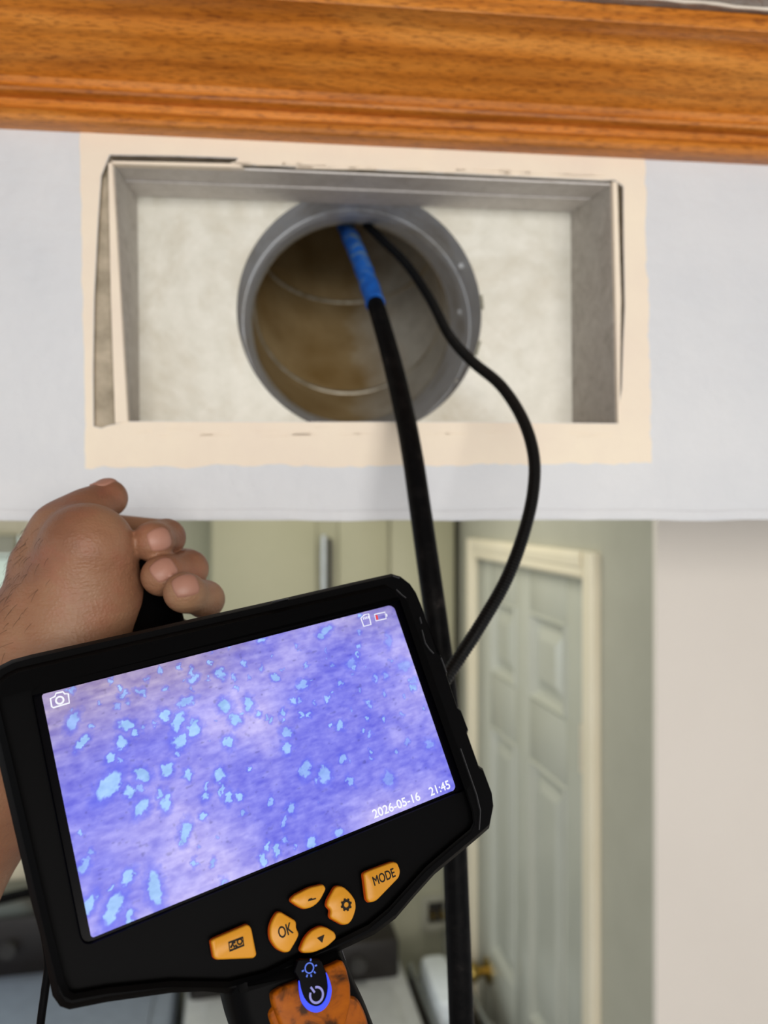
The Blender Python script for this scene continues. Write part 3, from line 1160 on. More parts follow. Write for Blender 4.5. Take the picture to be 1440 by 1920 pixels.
SW, SH = 0.087 * 16 / 9, 0.087
HF = 0.0042      # height of the bezel front above the screen
right_px = [(732, 1077), (749, 1082), (767, 1096), (778, 1112), (788, 1136), (798, 1165), (817, 1224), (824, 1229), (836, 1262), (836, 1269), (855, 1326), (862, 1332), (876, 1369), (874, 1376),
            (895, 1436), (903, 1441), (920, 1487), (923, 1512), (915, 1553), (898, 1568)]
out_px = ([(640, 1780), (560, 1812), (500, 1842), (432, 1863), (380, 1858), (320, 1861), (200, 1878), (130, 1892), (112, 1886), (98, 1866), (80, 1770), (58, 1690), (30, 1570), (0, 1440), (-30, 1310), (-24, 1275), (-6, 1252), (22, 1238), (60, 1228), (250, 1186), (500, 1130), (660, 1093)]
          + right_px + [(860, 1600), (812, 1640), (776, 1680), (740, 1722), (700, 1752)])
body_out = ccw([V(x, y, -0.004) for x, y in out_px])
# smoother closed outline for the front face
front_px = [(640, 1772), (560, 1806), (500, 1836), (430, 1854), (320, 1853), (200, 1866), (135, 1878), (120, 1870), (108, 1845), (88, 1765), (40, 1560), (10, 1430), (-18, 1312), (-8, 1278), (8, 1262), (30, 1251), (64, 1243), (250, 1200), (500, 1144), (660, 1108), (726, 1093), (744, 1103), (757, 1122), (766, 1148),
            (800, 1250), (840, 1364), (880, 1480), (893, 1520), (896, 1545), (888, 1562), (850, 1594), (804, 1634), (768, 1674), (734, 1712), (696, 1744)]
front_out = ccw([V(x, y, HF) for x, y in front_px])
open_px_rect = [(-SW / 2 - 0.0035, -SH / 2 - 0.0015), (SW / 2 + 0.006, -SH / 2 - 0.0015), (SW / 2 + 0.006, SH / 2 + 0.0025), (-SW / 2 - 0.0035, SH / 2 + 0.0025)]
opening = fillet(open_px_rect, 0.004, 5)
scr_open = fillet([(-SW / 2, -SH / 2), (SW / 2, -SH / 2), (SW / 2, SH / 2), (-SW / 2, SH / 2)], [0.0015, 0.003, 0.004, 0.0015], 5)

# rubber armour: everything behind the front plate
bm = bmesh.new()
bm_prism(bm, body_out, [(0.004, -0.030), (0.0, -0.024), (0.0, -0.003), (0.0022, 0.0006)])
bmesh.ops.triangulate(bm, faces=[f for f in bm.faces if len(f.verts) > 4])
auto_smooth(obj('rubber_armour', bm, M['rubber'], dev), 35)
# front plate with the screen opening
bm = bmesh.new()
fo_in = inset(front_out, 0.0022)
vl = bm_sheet(bm, fo_in, [opening], None, HF)
outer_low = [bm.verts.new((x, y, HF - 0.0028)) for x, y in front_out]
outer_lo2 = [bm.verts.new((x, y, -0.002)) for x, y in front_out]
n = len(outer_low)
for i in range(n):
    bm.faces.new((outer_low[i], outer_low[(i + 1) % n], vl[0][(i + 1) % n], vl[0][i]))
    bm.faces.new((outer_lo2[i], outer_lo2[(i + 1) % n], outer_low[(i + 1) % n], outer_low[i]))
lo = [bm.verts.new((x, y, 0.0012)) for x, y in ccw(inset(ccw(opening), 0.0006))]
m_ = len(lo)
for i in range(m_):
    bm.faces.new((vl[1][i], vl[1][(i + 1) % m_], lo[(i + 1) % m_], lo[i]))
bmesh.ops.recalc_face_normals(bm, faces=bm.faces[:])
auto_smooth(obj('front_bezel', bm, M['black'], dev), 30)
# glossy frame around the picture
bm = bmesh.new()
bm_sheet(bm, inset(ccw(opening), 0.0001), [inset(ccw(scr_open), -0.0001)], None, 0.0013)
obj('screen_frame', bm, M['gloss'], dev)

# the picture on the screen: colours per point of a fine grid
NX, NY = 520, 292
gx = np.linspace(-SW / 2, SW / 2, NX)
gy = np.linspace(-SH / 2, SH / 2, NY)
GX, GY = np.meshgrid(gx, gy)
rng = np.random.default_rng(4)


def vnoise(sx, sy, seed):
    r = np.random.default_rng(seed).random((sy + 3, sx + 3))
    x = (GX / SW + 0.5) * sx
    y = (GY / SH + 0.5) * sy
    xi, yi = np.floor(x).astype(int), np.floor(y).astype(int)
    xf, yf = x - xi, y - yi
    xf, yf = xf * xf * (3 - 2 * xf), yf * yf * (3 - 2 * yf)
    return (r[yi, xi] * (1 - xf) + r[yi, xi + 1] * xf) * (1 - yf) + (r[yi + 1, xi] * (1 - xf) + r[yi + 1, xi + 1] * xf) * yf


def fbm(sx, sy, seed, o=4):
    s, a, t = 0, 1.0, 0
    for k in range(o):
        s = s + a * vnoise(int(sx * 2 ** k), int(sy * 2 ** k), seed + k)
        t += a
        a *= 0.55
    return s / t


U_, V_ = GX / SW + 0.5, GY / SH + 0.5
big = fbm(4, 3, 10, 4)
fine = fbm(46, 40, 30, 3)
streak = fbm(22, 60, 50, 3)
lav = np.array([192, 184, 248.]) 
blue = np.array([128, 128, 236.])
brown = np.array([172, 150, 168.])
grey = np.array([122, 112, 160.])
wb = np.clip((U_ - 0.1) * 0.55 + (big - 0.5) * 2.4 + 0.3 + 0.25 * (0.5 - np.abs(V_ - 0.5)), 0, 1)[..., None]
img = lav * (1 - wb) + blue * wb
wbr = np.clip((V_ - 0.72 + 0.35 * (big - 0.5)) * 3.2, 0, 1) * np.clip(1.15 - U_ * 1.1 + (fbm(6, 5, 90, 3) - 0.5) * 1.2, 0.15, 1)
wbr = np.maximum(wbr, np.clip((V_ - 0.5) * 1.5, 0, 1) * np.clip(1 - U_ * 6, 0, 1))
img = img * (1 - wbr[..., None] * 0.75) + brown * wbr[..., None] * 0.75
wg = np.clip((V_ - 0.8) * 4, 0, 1) * np.clip((U_ - 0.75) * 5, 0, 1)
img = img * (1 - wg[..., None] * 0.6) + grey * wg[..., None] * 0.6
img = img + ((fine - 0.5) * 50 + (streak - 0.5) * 34)[..., None] * np.array([1, 1, 0.5])
dark = np.clip((fbm(70, 60, 130, 2) - 0.76) * 6, 0, 1)
img = img * (1 - 0.14 * dark[..., None])
crop_blobs = [(305, 635, 20, 40, .5, 1), (320, 980, 17, 35, .4, 1), (435, 925, 16, 40, -.3, 1), (397, 695, 15, 25, .4, 1), (520, 765, 12, 25, .1, 1), (465, 680, 12, 22, 0, 1), (505, 510, 18, 20, .5, 1), (545, 475, 14, 20, .3, 1),
              (500, 455, 13, 26, .3, 1), (462, 437, 14, 14, 0, 1), (355, 465, 18, 13, 0, 1), (525, 398, 20, 10, -.4, .8), (630, 410, 18, 18, -.6, 1), (660, 450, 15, 16, -.4, 1), (697, 407, 13, 18, -.3, 1), (640, 515, 14, 16, -.6, 1),
              (340, 515, 13, 15, .5, 1), (310, 560, 10, 16, .5, 1), (230, 515, 9, 20, .5, 1), (205, 455, 13, 22, .3, .8), (400, 605, 20, 15, .5, 1), (468, 590, 13, 16, .6, 1), (527, 605, 9, 14, 0, 1), (365, 652, 15, 14, 0, 1),
              (575, 665, 10, 12, 0, 1), (640, 668, 9, 16, 0, 1), (672, 665, 11, 10, 0, 1), (615, 605, 13, 16, 0, 1), (803, 485, 16, 12, 0, .8), (803, 530, 13, 14, -.5, .9), (850, 352, 16, 11, -.6, .8), (985, 290, 18, 12, -.5, .5),
              (910, 605, 18, 22, 0, .8), (858, 590, 13, 22, .2, .8), (960, 558, 8, 14, 0, .8), (1090, 617, 16, 18, 0, .5), (1205, 517, 16, 14, 0, .5), (955, 465, 12, 11, 0, .9), (985, 622, 7, 14, -.6, .8), (815, 700, 12, 14, 0, .8),
              (873, 797, 13, 16, 0, .9), (950, 768, 14, 10, 0, .8), (778, 815, 7, 16, 0, 1), (750, 803, 7, 12, 0, 1), (738, 845, 8, 16, 0, 1), (360, 890, 11, 20, .5, 1), (250, 965, 12, 24, .4, 1), (362, 1003, 9, 16, 0, 1),
              (235, 860, 11, 16, .6, .8), (570, 720, 9, 9, 0, 1), (625, 905, 9, 9, 0, .8), (915, 200, 18, 11, -.6, .8), (900, 215, 12, 10, 0, .8), (1090, 230, 10, 24, 0, .35), (1135, 300, 22, 18, 0, .4), (1160, 340, 12, 10, 0, .4),
              (735, 228, 12, 7, 0, .9), (380, 490, 10, 10, 0, 1), (390, 370, 13, 6, 0, .8), (345, 380, 7, 10, .5, .8), (620, 320, 14, 11, .5, .9), (545, 335, 10, 15, .5, .9), (760, 680, 5, 12, 0, .8), (795, 430, 7, 10, 0, .9),
              (820, 400, 11, 7, .4, .9), (865, 435, 8, 6, 0, .9), (845, 437, 8, 6, 0, .9), (930, 465, 6, 7, 0, 1), (1035, 400, 10, 6, 0, .8), (1030, 445, 6, 7, 0, .9), (955, 350, 7, 7, 0, .8), (1015, 480, 6, 6, 0, .9),
              (725, 435, 8, 8, 0, 1), (770, 332, 10, 7, 0, .9), (700, 590, 6, 6, 0, 1), (1040, 540, 5, 8, 0, .9), (445, 660, 6, 10, 0, .9), (620, 650, 5, 18, 0, .9), (797, 740, 6, 14, 0, .7), (545, 850, 6, 10, 0, .9)]
rb = random.Random(21)
for k in range(150):
    s = rb.random()
    cxk = rb.uniform(170, 1240)
    cyk = rb.gauss(330, 90) if rb.random() < 0.6 else rb.uniform(200, 1000)
    z_ = rb.uniform(2.2, 6.5)
    crop_blobs.append((cxk, cyk, z_, z_ * rb.uniform(0.8, 1.6), rb.uniform(-.6, .6), rb.uniform(.5, 1)))
wob = (fbm(90, 54, 200, 3) - 0.5)
wob2 = (fbm(90, 54, 230, 3) - 0.5)
core = np.zeros_like(GX)
halo = np.zeros_like(GX)
for bx_, by_, rx_, ry_, tilt, inten in crop_blobs:
    px_, py_ = bx_ / 1.5, 1050 + by_ / 1.5
    u0, v0 = V(px_, py_)
    if not (-SW / 2 < u0 < SW / 2 and -SH / 2 < v0 < SH / 2):
        continue
    ka = 0.000150
    a_, b_ = rx_ * ka, ry_ * ka
    dx = GX - u0 + wob * 0.0030
    dyy = GY - v0 + wob2 * 0.0030
    # crop tilt is measured in the picture; the device itself leans by about 0.3
    ca, sa = math.cos(-tilt - 0.33), math.sin(-tilt - 0.33)
    e1 = (dx * ca + dyy * sa) / a_
    e2 = (-dx * sa + dyy * ca) / b_
    q = np.sqrt(e1 * e1 + e2 * e2)
    core = np.maximum(core, np.clip((1.05 - q) * 4.0, 0, 1) * inten)
    halo = np.maximum(halo, np.clip(1.7 - 0.85 * q, 0, 1) * min(1, 0.45 + inten * 0.4))
img = img * (1 - halo[..., None] * 0.62) + np.array([84, 96, 244.]) * halo[..., None] * 0.62
bc = np.array([168, 210, 254.])
img = img * (1 - core[..., None] * 0.92) + (bc + (fine[..., None] - 0.5) * 40) * core[..., None] * 0.92
img = np.clip(img, 30, 255) / 255.0
lin = np.where(img <= 0.04045, img / 12.92, ((img + 0.055) / 1.055) ** 2.4)
me = bpy.data.meshes.new('display')
verts = np.stack([GX, GY, np.full_like(GX, 0.0)], -1).reshape(-1, 3)
ii = (np.arange(NY - 1)[:, None] * NX + np.arange(NX - 1)[None, :]).ravel()
quads = np.stack([ii, ii + 1, ii + NX + 1, ii + NX], 1)
me.vertices.add(len(verts))
me.vertices.foreach_set('co', verts.astype(np.float32).ravel())
me.loops.add(quads.size)
me.loops.foreach_set('vertex_index', quads.ravel().astype(np.int32))
me.polygons.add(len(quads))
me.polygons.foreach_set('loop_start', np.arange(0, quads.size, 4, dtype=np.int32))
me.update(calc_edges=True)
ca_ = me.color_attributes.new('picture', 'FLOAT_COLOR', 'POINT')
ca_.data.foreach_set('color', np.concatenate([lin.reshape(-1, 3), np.ones((NX * NY, 1))], 1).astype(np.float32).ravel())
sm, nt, b = mat_new('lit_screen')
at = nt.nodes.new('ShaderNodeAttribute')
at.attribute_name = 'picture'
b.inputs['Base Color'].default_value = (0.004, 0.004, 0.006, 1)
b.inputs['Roughness'].default_value = 0.3
b.inputs['Specular IOR Level'].default_value = 0.1
nt.links.new(at.outputs['Color'], b.inputs['Emission Color'])
b.inputs['Emission Strength'].default_value = 1.0 * 2 ** (-EXPOSURE)
screen = link('display', me, sm, dev)
screen.location = (0, 0, 0.0011)
screen['label'] = 'lit screen showing a speckled blue surface'


def text_mesh(name, body, x0, y0, width, height, z, mat, parent, depth=0.0002, bold=0.0):
    cu = bpy.data.curves.new(name, 'FONT')
    cu.body = body
    cu.size = 1.0
    to = bpy.data.objects.new(name, cu)
    COL.objects.link(to)
    dg = bpy.context.evaluated_depsgraph_get()
    dg.update()
    me = bpy.data.meshes.new_from_object(to.evaluated_get(dg))
    bpy.data.objects.remove(to, do_unlink=True)
    co = np.array([v.co for v in me.vertices])
    mn, mx = co.min(0), co.max(0)
    sx, sy = width / (mx[0] - mn[0]), height / (mx[1] - mn[1])
    bm = bmesh.new()
    bm.from_mesh(me)
    for v in bm.verts:
        v.co = Vector((x0 + (v.co.x - mn[0]) * sx, y0 + (v.co.y - mn[1]) * sy, z))
    base = bm.faces[:]
    for j, (ox, oy) in enumerate(((1, 0), (-1, 0), (0, 1), (0, -1))):
        r = bmesh.ops.duplicate(bm, geom=base)
        for g in r['geom']:
            if isinstance(g, bmesh.types.BMVert):
                g.co += Vector((ox * bold, oy * bold, -0.000004 * (j + 1)))
    me2 = bpy.data.meshes.new(name)
    bm.to_mesh(me2)
    bm.free()
    me2.name = name
    return link(name, me2, mat, parent)


def text_between(name, body, pa, pb, capx, z, mat, parent, bold=0.00009):
    """text whose baseline runs between two pixels of the device face"""
    a, b_ = V(*pa, z), V(*pb, z)
    mid = ((pa[0] + pb[0]) / 2, (pa[1] + pb[1]) / 2)
    m0 = V(mid[0], mid[1], z)
    m1 = V(mid[0] - capx * 0.3, mid[1] - capx * 0.95, z)
    y0 = (a[1] + b_[1]) / 2
    return text_mesh(name, body, a[0], y0, b_[0] - a[0], abs(m1[1] - m0[1]), z, mat, parent, bold=bold)


ZI = 0.0004      # icons float a hair above the display (display-local)
text_between('date_text', '2026-05-16', (700, 1535), (787, 1500), 16, ZI, M['white_glow'], screen)
text_between('clock_text', '21:45', (806, 1493), (843, 1478), 16, ZI, M['white_glow'], screen)


def icon(name, strokes, mat, parent, z, polys=()):
    bm = bmesh.new()
    for path, w_, closed in strokes:
        bm_stroke(bm, path, w_, z, z + 0.0002, closed)
    for poly in polys:
        bm_prism(bm, poly, [(0, z), (0, z + 0.0002)])
    return obj(name, bm, mat, parent)


def vp(pts, h):
    return [V(x, y, h) for x, y in pts]


px_m = 0.31 / FPX      # metres per pixel at the device
icon('photo_icon', [(vp([(94.5, 1310), (103, 1306), (105, 1300), (118, 1297), (121, 1301), (128, 1301), (130, 1318), (100, 1327), (97, 1325)], 0.0015), 2.6 * px_m, True),
                    (circle2(*V(112, 1313, 0.0015), 6.2 * px_m, 20), 3.0 * px_m, True)], M['white_glow'], screen, ZI)
icon('card_icon', [(vp([(676.5, 1159), (683, 1153), (691, 1151), (695.6, 1171), (682, 1174.5)], 0.0015), 2.2 * px_m, True)]
     + [(vp([(681 + 3 * k, 1157.5 - 0.8 * k), (682 + 3 * k, 1162 - 0.8 * k)], 0.0015), 1.6 * px_m, False) for k in range(4)], M['white_glow'], screen, ZI)
bat = icon('battery_icon', [(vp([(702, 1152), (721.5, 1147.8), (724, 1160), (704.6, 1164.2)], 0.0015), 2.0 * px_m, True), (vp([(724.5, 1151), (725.5, 1156)], 0.0015), 2.4 * px_m, False)], M['white_glow'], screen, ZI)
icon('battery_level', [], M['red_glow'], screen, ZI + 0.0002, [vp([(703.5, 1154), (707, 1153.2), (709, 1161.8), (705.5, 1162.6)], 0.0015)])


# buttons
def c3(pts):
    return [(380 + x / 3.4286, 1560 + y / 3.4286) for x, y in pts]


def button(name, crop_pts, label, r=0.0016):
    poly = fillet(ccw([V(x, y, HF + 0.0018) for x, y in c3(crop_pts)]), r, 4)
    bm = bmesh.new()
    loops = bm_prism(bm, poly, [(-0.0004, HF - 0.001), (-0.0002, HF + 0.0009), (0.0001, HF + 0.0016), (0.0004, HF + 0.0018)])
    bmesh.ops.triangulate(bm, faces=[f for f in bm.faces if len(f.verts) > 4])
    o = auto_smooth(obj(name, bm, M['button'], dev), 60)
    o.data.materials.append(M['button_side'])
    for p in o.data.polygons:
        if p.center.z < HF + 0.0012 and p.normal.z < 0.5:
            p.material_index = 1
    o['label'] = label
    return o


ZB = HF + 0.0019
b1 = button('album_button', [(58, 702), (75, 690), (290, 597), (312, 618), (346, 790), (330, 808), (98, 818), (76, 806)], 'orange picture button')
b2 = button('ok_button', [(490, 510), (602, 576), (600, 620), (620, 655), (605, 692), (560, 768), (530, 772), (480, 748), (440, 690), (436, 620), (455, 565)], 'orange OK button')
b3 = button('up_button', [(568, 440), (595, 410), (690, 360), (778, 340), (793, 365), (757, 437), (715, 477), (660, 494), (620, 476)], 'orange up button')
b4 = button('settings_button', [(860, 350), (905, 353), (950, 393), (982, 440), (987, 490), (966, 557), (940, 590), (905, 594), (822, 548), (832, 500), (803, 475), (810, 440)], 'orange settings button')
b5 = button('down_button', [(760, 610), (800, 618), (850, 648), (860, 682), (800, 737), (710, 774), (650, 774), (633, 757), (660, 690), (700, 640)], 'orange down button')
b6 = button('mode_button', [(1040, 270), (1060, 256), (1220, 196), (1252, 198), (1272, 250), (1264, 290), (1117, 442), (1075, 450), (1060, 430)], 'orange mode button')


def c3b(x, y):
    return (380 + x / 3.4286, 1560 + y / 3.4286)


text_between('mode_text', 'MODE', c3b(1105, 342), c3b(1243, 290), 17, ZB, M['ink'], b6)
text_between('ok_text', 'OK', c3b(497, 686), c3b(585, 650), 21, ZB, M['ink'], b2)
gc = V(*c3b(923, 468), ZB)
gr = 6.6 * px_m
icon('gear_icon', [(circle2(gc[0], gc[1], gr, 24), 4.2 * px_m, True)] + [([(gc[0] + gr * 1.1 * math.cos(a), gc[1] + gr * 1.1 * math.sin(a)), (gc[0] + gr * 1.62 * math.cos(a), gc[1] + gr * 1.62 * math.sin(a))], 3.4 * px_m, False) for a in [2 * math.pi * k / 8 for k in range(8)]],
     M['ink'], b4, ZB)
icon('down_arrow', [], M['ink'], b5, ZB, [[V(*c3b(x, y), ZB) for x, y in ((735, 682), (782, 660), (768, 712))]])
icon('worn_up_arrow', [], M['ink'], b3, ZB, [[V(*c3b(x, y), ZB) for x, y in ((677, 446), (682, 432), (700, 424), (708, 430), (728, 424), (728, 432))]])
icon('album_icon', [([V(*c3b(x, y), ZB) for x, y in ((168, 712), (258, 678), (264, 728), (174, 764))], 3.0 * px_m, True), ([V(*c3b(x, y), ZB) for x, y in ((180, 745), (192, 722), (204, 740), (212, 728), (222, 742))], 3.4 * px_m, False),
                    (circle2(*V(*c3b(238, 705), ZB), 4.0 * px_m, 14), 2.4 * px_m, True), ([V(*c3b(x, y), ZB) for x, y in ((186, 718), (210, 706))], 3.2 * px_m, False)], M['ink'], b1, ZB)

# handle below the body, orange grip with the power key
hl_a, hl_b = V(430, 1852, 0), V(446, 1920, 0)
hr_a, hr_b = V(636, 1772, 0), V(706, 1922, 0)
hd = Vector((hr_b[0] + hl_b[0] - hr_a[0] - hl_a[0], hr_b[1] + hl_b[1] - hr_a[1] - hl_a[1])).normalized()


def ext(p, k):
    return (p[0] + hd.x * k, p[1] + hd.y * k)


hpoly = [V(432, 1830, 0), hl_a, hl_b, ext(hl_b, 0.05), ext(hl_b, 0.085), ext(hr_b, 0.07), ext(hr_b, 0.035), hr_b, V(690, 1880, 0), V(668, 1835, 0), V(654, 1800, 0), hr_a]
hpoly = fillet(ccw(hpoly), 0.004, 4)
bm = bmesh.new()
bm_prism(bm, hpoly, [(0.010, -0.036), (0.003, -0.031), (0.0, -0.022), (0.0, -0.004), (0.0025, 0.0006), (0.006, 0.0022)])
bmesh.ops.triangulate(bm, faces=[f for f in bm.faces if len(f.verts) > 4])
handle = auto_smooth(obj('handle', bm, M['rubber'], dev), 45)


def c4(pts, h):
    return [V(400 + x / 4, 1760 + y / 4, h) for x, y in pts]


g_low = c4([(395, 560), (470, 470), (1080, 420), (1150, 560), (1180, 680)], 0.0032)
g_low = g_low + [ext(g_low[-1], 0.03), ext(V(700, 1930, 0.0032), 0.055), ext(V(520, 1940, 0.0032), 0.055), ext(g_low[0], 0.03)]
prism('lower_grip', fillet(ccw(g_low), 0.003, 4), [(0, 0.0), (0.0004, 0.0026), (0.0012, 0.0034)], M['grip'], handle)
g_up = c4([(438, 412), (520, 360), (610, 328), (640, 318), (850, 212), (905, 192), (968, 158), (1000, 222), (1030, 345), (1034, 480), (1000, 620), (960, 760), (860, 880), (700, 900), (580, 820), (510, 660), (470, 560), (446, 480)], 0.006)
prism('upper_grip', fillet(ccw(g_up), 0.0012, 3), [(0, 0.0015), (0.0, 0.0052), (0.0005, 0.0060), (0.0014, 0.0063)], M['grip'], handle)
tong = c4([(600, 250), (640, 316), (650, 400), (672, 470), (715, 522), (768, 542), (820, 524), (862, 466), (880, 390), (872, 310), (846, 236), (810, 150), (630, 150)], 0.0072)
power = prism('power_key', fillet(ccw(tong), 0.001, 3), [(0, 0.0055), (0.0002, 0.0068), (0.0006, 0.0072)], M['gloss'], handle)
path = c4([(642, 316), (652, 392), (674, 462), (715, 511), (768, 530), (818, 512), (856, 460), (872, 385), (864, 318), (846, 256)], 0.0074)
wd = [1.2, 4, 7, 8.5, 9, 8.5, 8, 7, 4, 1.0]
fine_path = catmull([(p[0], p[1], 0) for p in path], 5)
ws = np.interp(np.linspace(0, 9, len(fine_path)), range(10), wd) * px_m
bm = bmesh.new()
bm_stroke(bm, [(p.x, p.y) for p in fine_path], list(ws), 0.0070, 0.0076)
obj('led_ring', bm, M['blue_glow'], power)['label'] = 'glowing blue ring'
pc = V(593.5, 1865.5, 0.0075)
pr_ = 11.5 * px_m
ang0 = math.radians(112)
icon('power_icon', [(circle2(pc[0], pc[1], pr_, 26, ang0 + 0.5, ang0 + 2 * math.pi - 0.5, False), 3.4 * px_m, False),
                    ([(pc[0] + pr_ * 0.45 * math.cos(ang0), pc[1] + pr_ * 0.45 * math.sin(ang0)), (pc[0] + pr_ * 1.4 * math.cos(ang0), pc[1] + pr_ * 1.4 * math.sin(ang0))], 3.2 * px_m, False)], M['pale_icon'], power, 0.0074)
lc = V(580, 1815, 0.0075)
icon('lamp_icon', [(circle2(lc[0], lc[1], 7.6 * px_m, 22), 2.0 * px_m, True)] + [([(lc[0] + 10.2 * px_m * math.cos(a), lc[1] + 10.2 * px_m * math.sin(a)), (lc[0] + 14 * px_m * math.cos(a), lc[1] + 14 * px_m * math.sin(a))], 2.4 * px_m, False) for a in [math.radians(d) for d in (60, 178, 355, 305, 268, 232)]],
     M['blue_icon'], power, 0.0074)
# worn edge marks
for pts in ([(742, 1106), (752, 1116), (760, 1122)], [(786, 1158), (789, 1170)], [(790, 1182), (796, 1206), (804, 1218), (812, 1226)], [(826, 1234), (836, 1262)], [(862, 1404), (892, 1490), (899, 1520), (897, 1556)], [(736, 1081), (748, 1085)], [(510, 1129), (540, 1123)], [(640, 1782), (646, 1800)]):
    bm = bmesh.new()
    bm_stroke(bm, vp(pts, 0.0005), 1.0 * px_m, HF - 0.0046, HF - 0.0026)
    obj('scuff_mark', bm, M['scuff'], dev)
# rear grip that the hand closes on
gp = catmull([P(276, 1046, 0.408), P(278, 1080, 0.402), P(284, 1130, 0.392), P(300, 1210, 0.376), P(318, 1290, 0.352)], 6)
bm = bmesh.new()
rg = bm_tube(bm, gp, [0.011 + 0.003 * min(1, i / 10) for i in range(len(gp))], 20)
bmesh.ops.transform(bm, matrix=DM.inverted(), verts=bm.verts[:])
auto_smooth(obj('rear_grip', bm, M['black'], dev), 50)
# loose thin lead hanging at the lower left of the device
lead_pts = [P(60, 1600, 0.30), P(78, 1720, 0.295), P(90, 1800, 0.29), P(84, 1860, 0.288), P(75, 1930, 0.286), P(60, 2100, 0.285)]
lead = tube('thin_lead', catmull(lead_pts, 8), 0.0015, M['rubber'], None, 10)
tag(lead, 'thin black lead hanging at the lower left edge of the handheld camera', 'cord')


# ------------------------------------------------------------------ the hand: one continuous surface from a blended distance field
def A(px, py, d):
    return np.array(P(px, py, d), np.float64)


def cone(p, a, b, ra, rb):
    """distance to a capsule whose radius runs from ra to rb"""
    ab = b - a
    t = np.clip(((p - a) @ ab) / (ab @ ab), 0, 1)
    q = p - (a + t[..., None] * ab)
    return np.sqrt((q * q).sum(-1)) - (ra + (rb - ra) * t)


def smin(a, b, k):
    h = np.clip(0.5 + 0.5 * (b - a) / k, 0, 1)
    return b * (1 - h) + a * h - k * h * (1 - h)


WR = A(128, 1165, 0.372)
finger_def = [
    # MCP, PIP, DIP, tip, radii
    ('index', A(150, 995, 0.432), A(306, 1006, 0.428), A(312, 1008, 0.402), A(284, 1016, 0.380), (0.0112, 0.0096, 0.0093, 0.0091)),
    ('middle', A(150, 1040, 0.436), A(350, 1062, 0.424), A(354, 1067, 0.396), A(301, 1080, 0.373), (0.0115, 0.0098, 0.0094, 0.0091)),
    ('ring', A(165, 1085, 0.432), A(384, 1122, 0.412), A(385, 1124, 0.384), A(343, 1110, 0.362), (0.0110, 0.0094, 0.0090, 0.0087)),
    ('little', A(185, 1130, 0.426), A(396, 1215, 0.404), A(398, 1222, 0.380), A(362, 1222, 0.366), (0.0098, 0.0084, 0.0080, 0.0076)),
]


def hand_sdf(p):
    d = cone(p, A(-430, 2080, 0.33), A(-70, 1440, 0.368), 0.052, 0.041)
    d = smin(d, cone(p, A(-70, 1440, 0.368), A(84, 1215, 0.376), 0.041, 0.0300), 0.02)
    # wrist: broader than deep
    d = smin(d, cone(p, A(70, 1205, 0.380), A(112, 1110, 0.388), 0.0245, 0.0225), 0.016)
    d = smin(d, cone(p, A(150, 1225, 0.372), A(186, 1130, 0.380), 0.0250, 0.0210), 0.016)
    # palm body, metacarpals run away from the eye
    for (nme, m, pip, dip, tip, r), w in zip(finger_def, (0.0165, 0.0165, 0.016, 0.015)):
        d = smin(d, cone(p, A(140, 1135, 0.388), m, 0.019, w * 0.92), 0.012)
    # ball of the thumb and its base joint
    d = smin(d, cone(p, A(136, 1118, 0.374), A(163, 1030, 0.372), 0.0235, 0.0225), 0.014)
    d = smin(d, cone(p, A(190, 1130, 0.374), A(182, 1045, 0.378), 0.0145, 0.0145), 0.010)
    d = smin(d, cone(p, A(70, 1052, 0.382), A(116, 990, 0.388), 0.0118, 0.0125), 0.012)
    th = cone(p, A(112, 1000, 0.386), A(160, 962, 0.397), 0.0128, 0.0112)
    th = smin(th, cone(p, A(160, 962, 0.397), A(203, 934, 0.410), 0.0110, 0.0102), 0.006)
    d = smin(d, th, 0.009)
    dist = None
    for nme, m, pip, dip, tip, r in finger_def:
        d = smin(d, cone(p, m, pip, r[0], r[1]), 0.0035)
        f = cone(p, pip, dip, r[1], r[2])
        f = smin(f, cone(p, dip, tip, r[2], r[3]), 0.003)
        f = smin(f, np.sqrt(((p - (tip * 0.9 + dip * 0.1)) ** 2).sum(-1)) - r[3] * 1.0, 0.004)   # finger pad
        dist = f if dist is None else np.minimum(dist, f)
    return smin(d, dist, 0.0008)


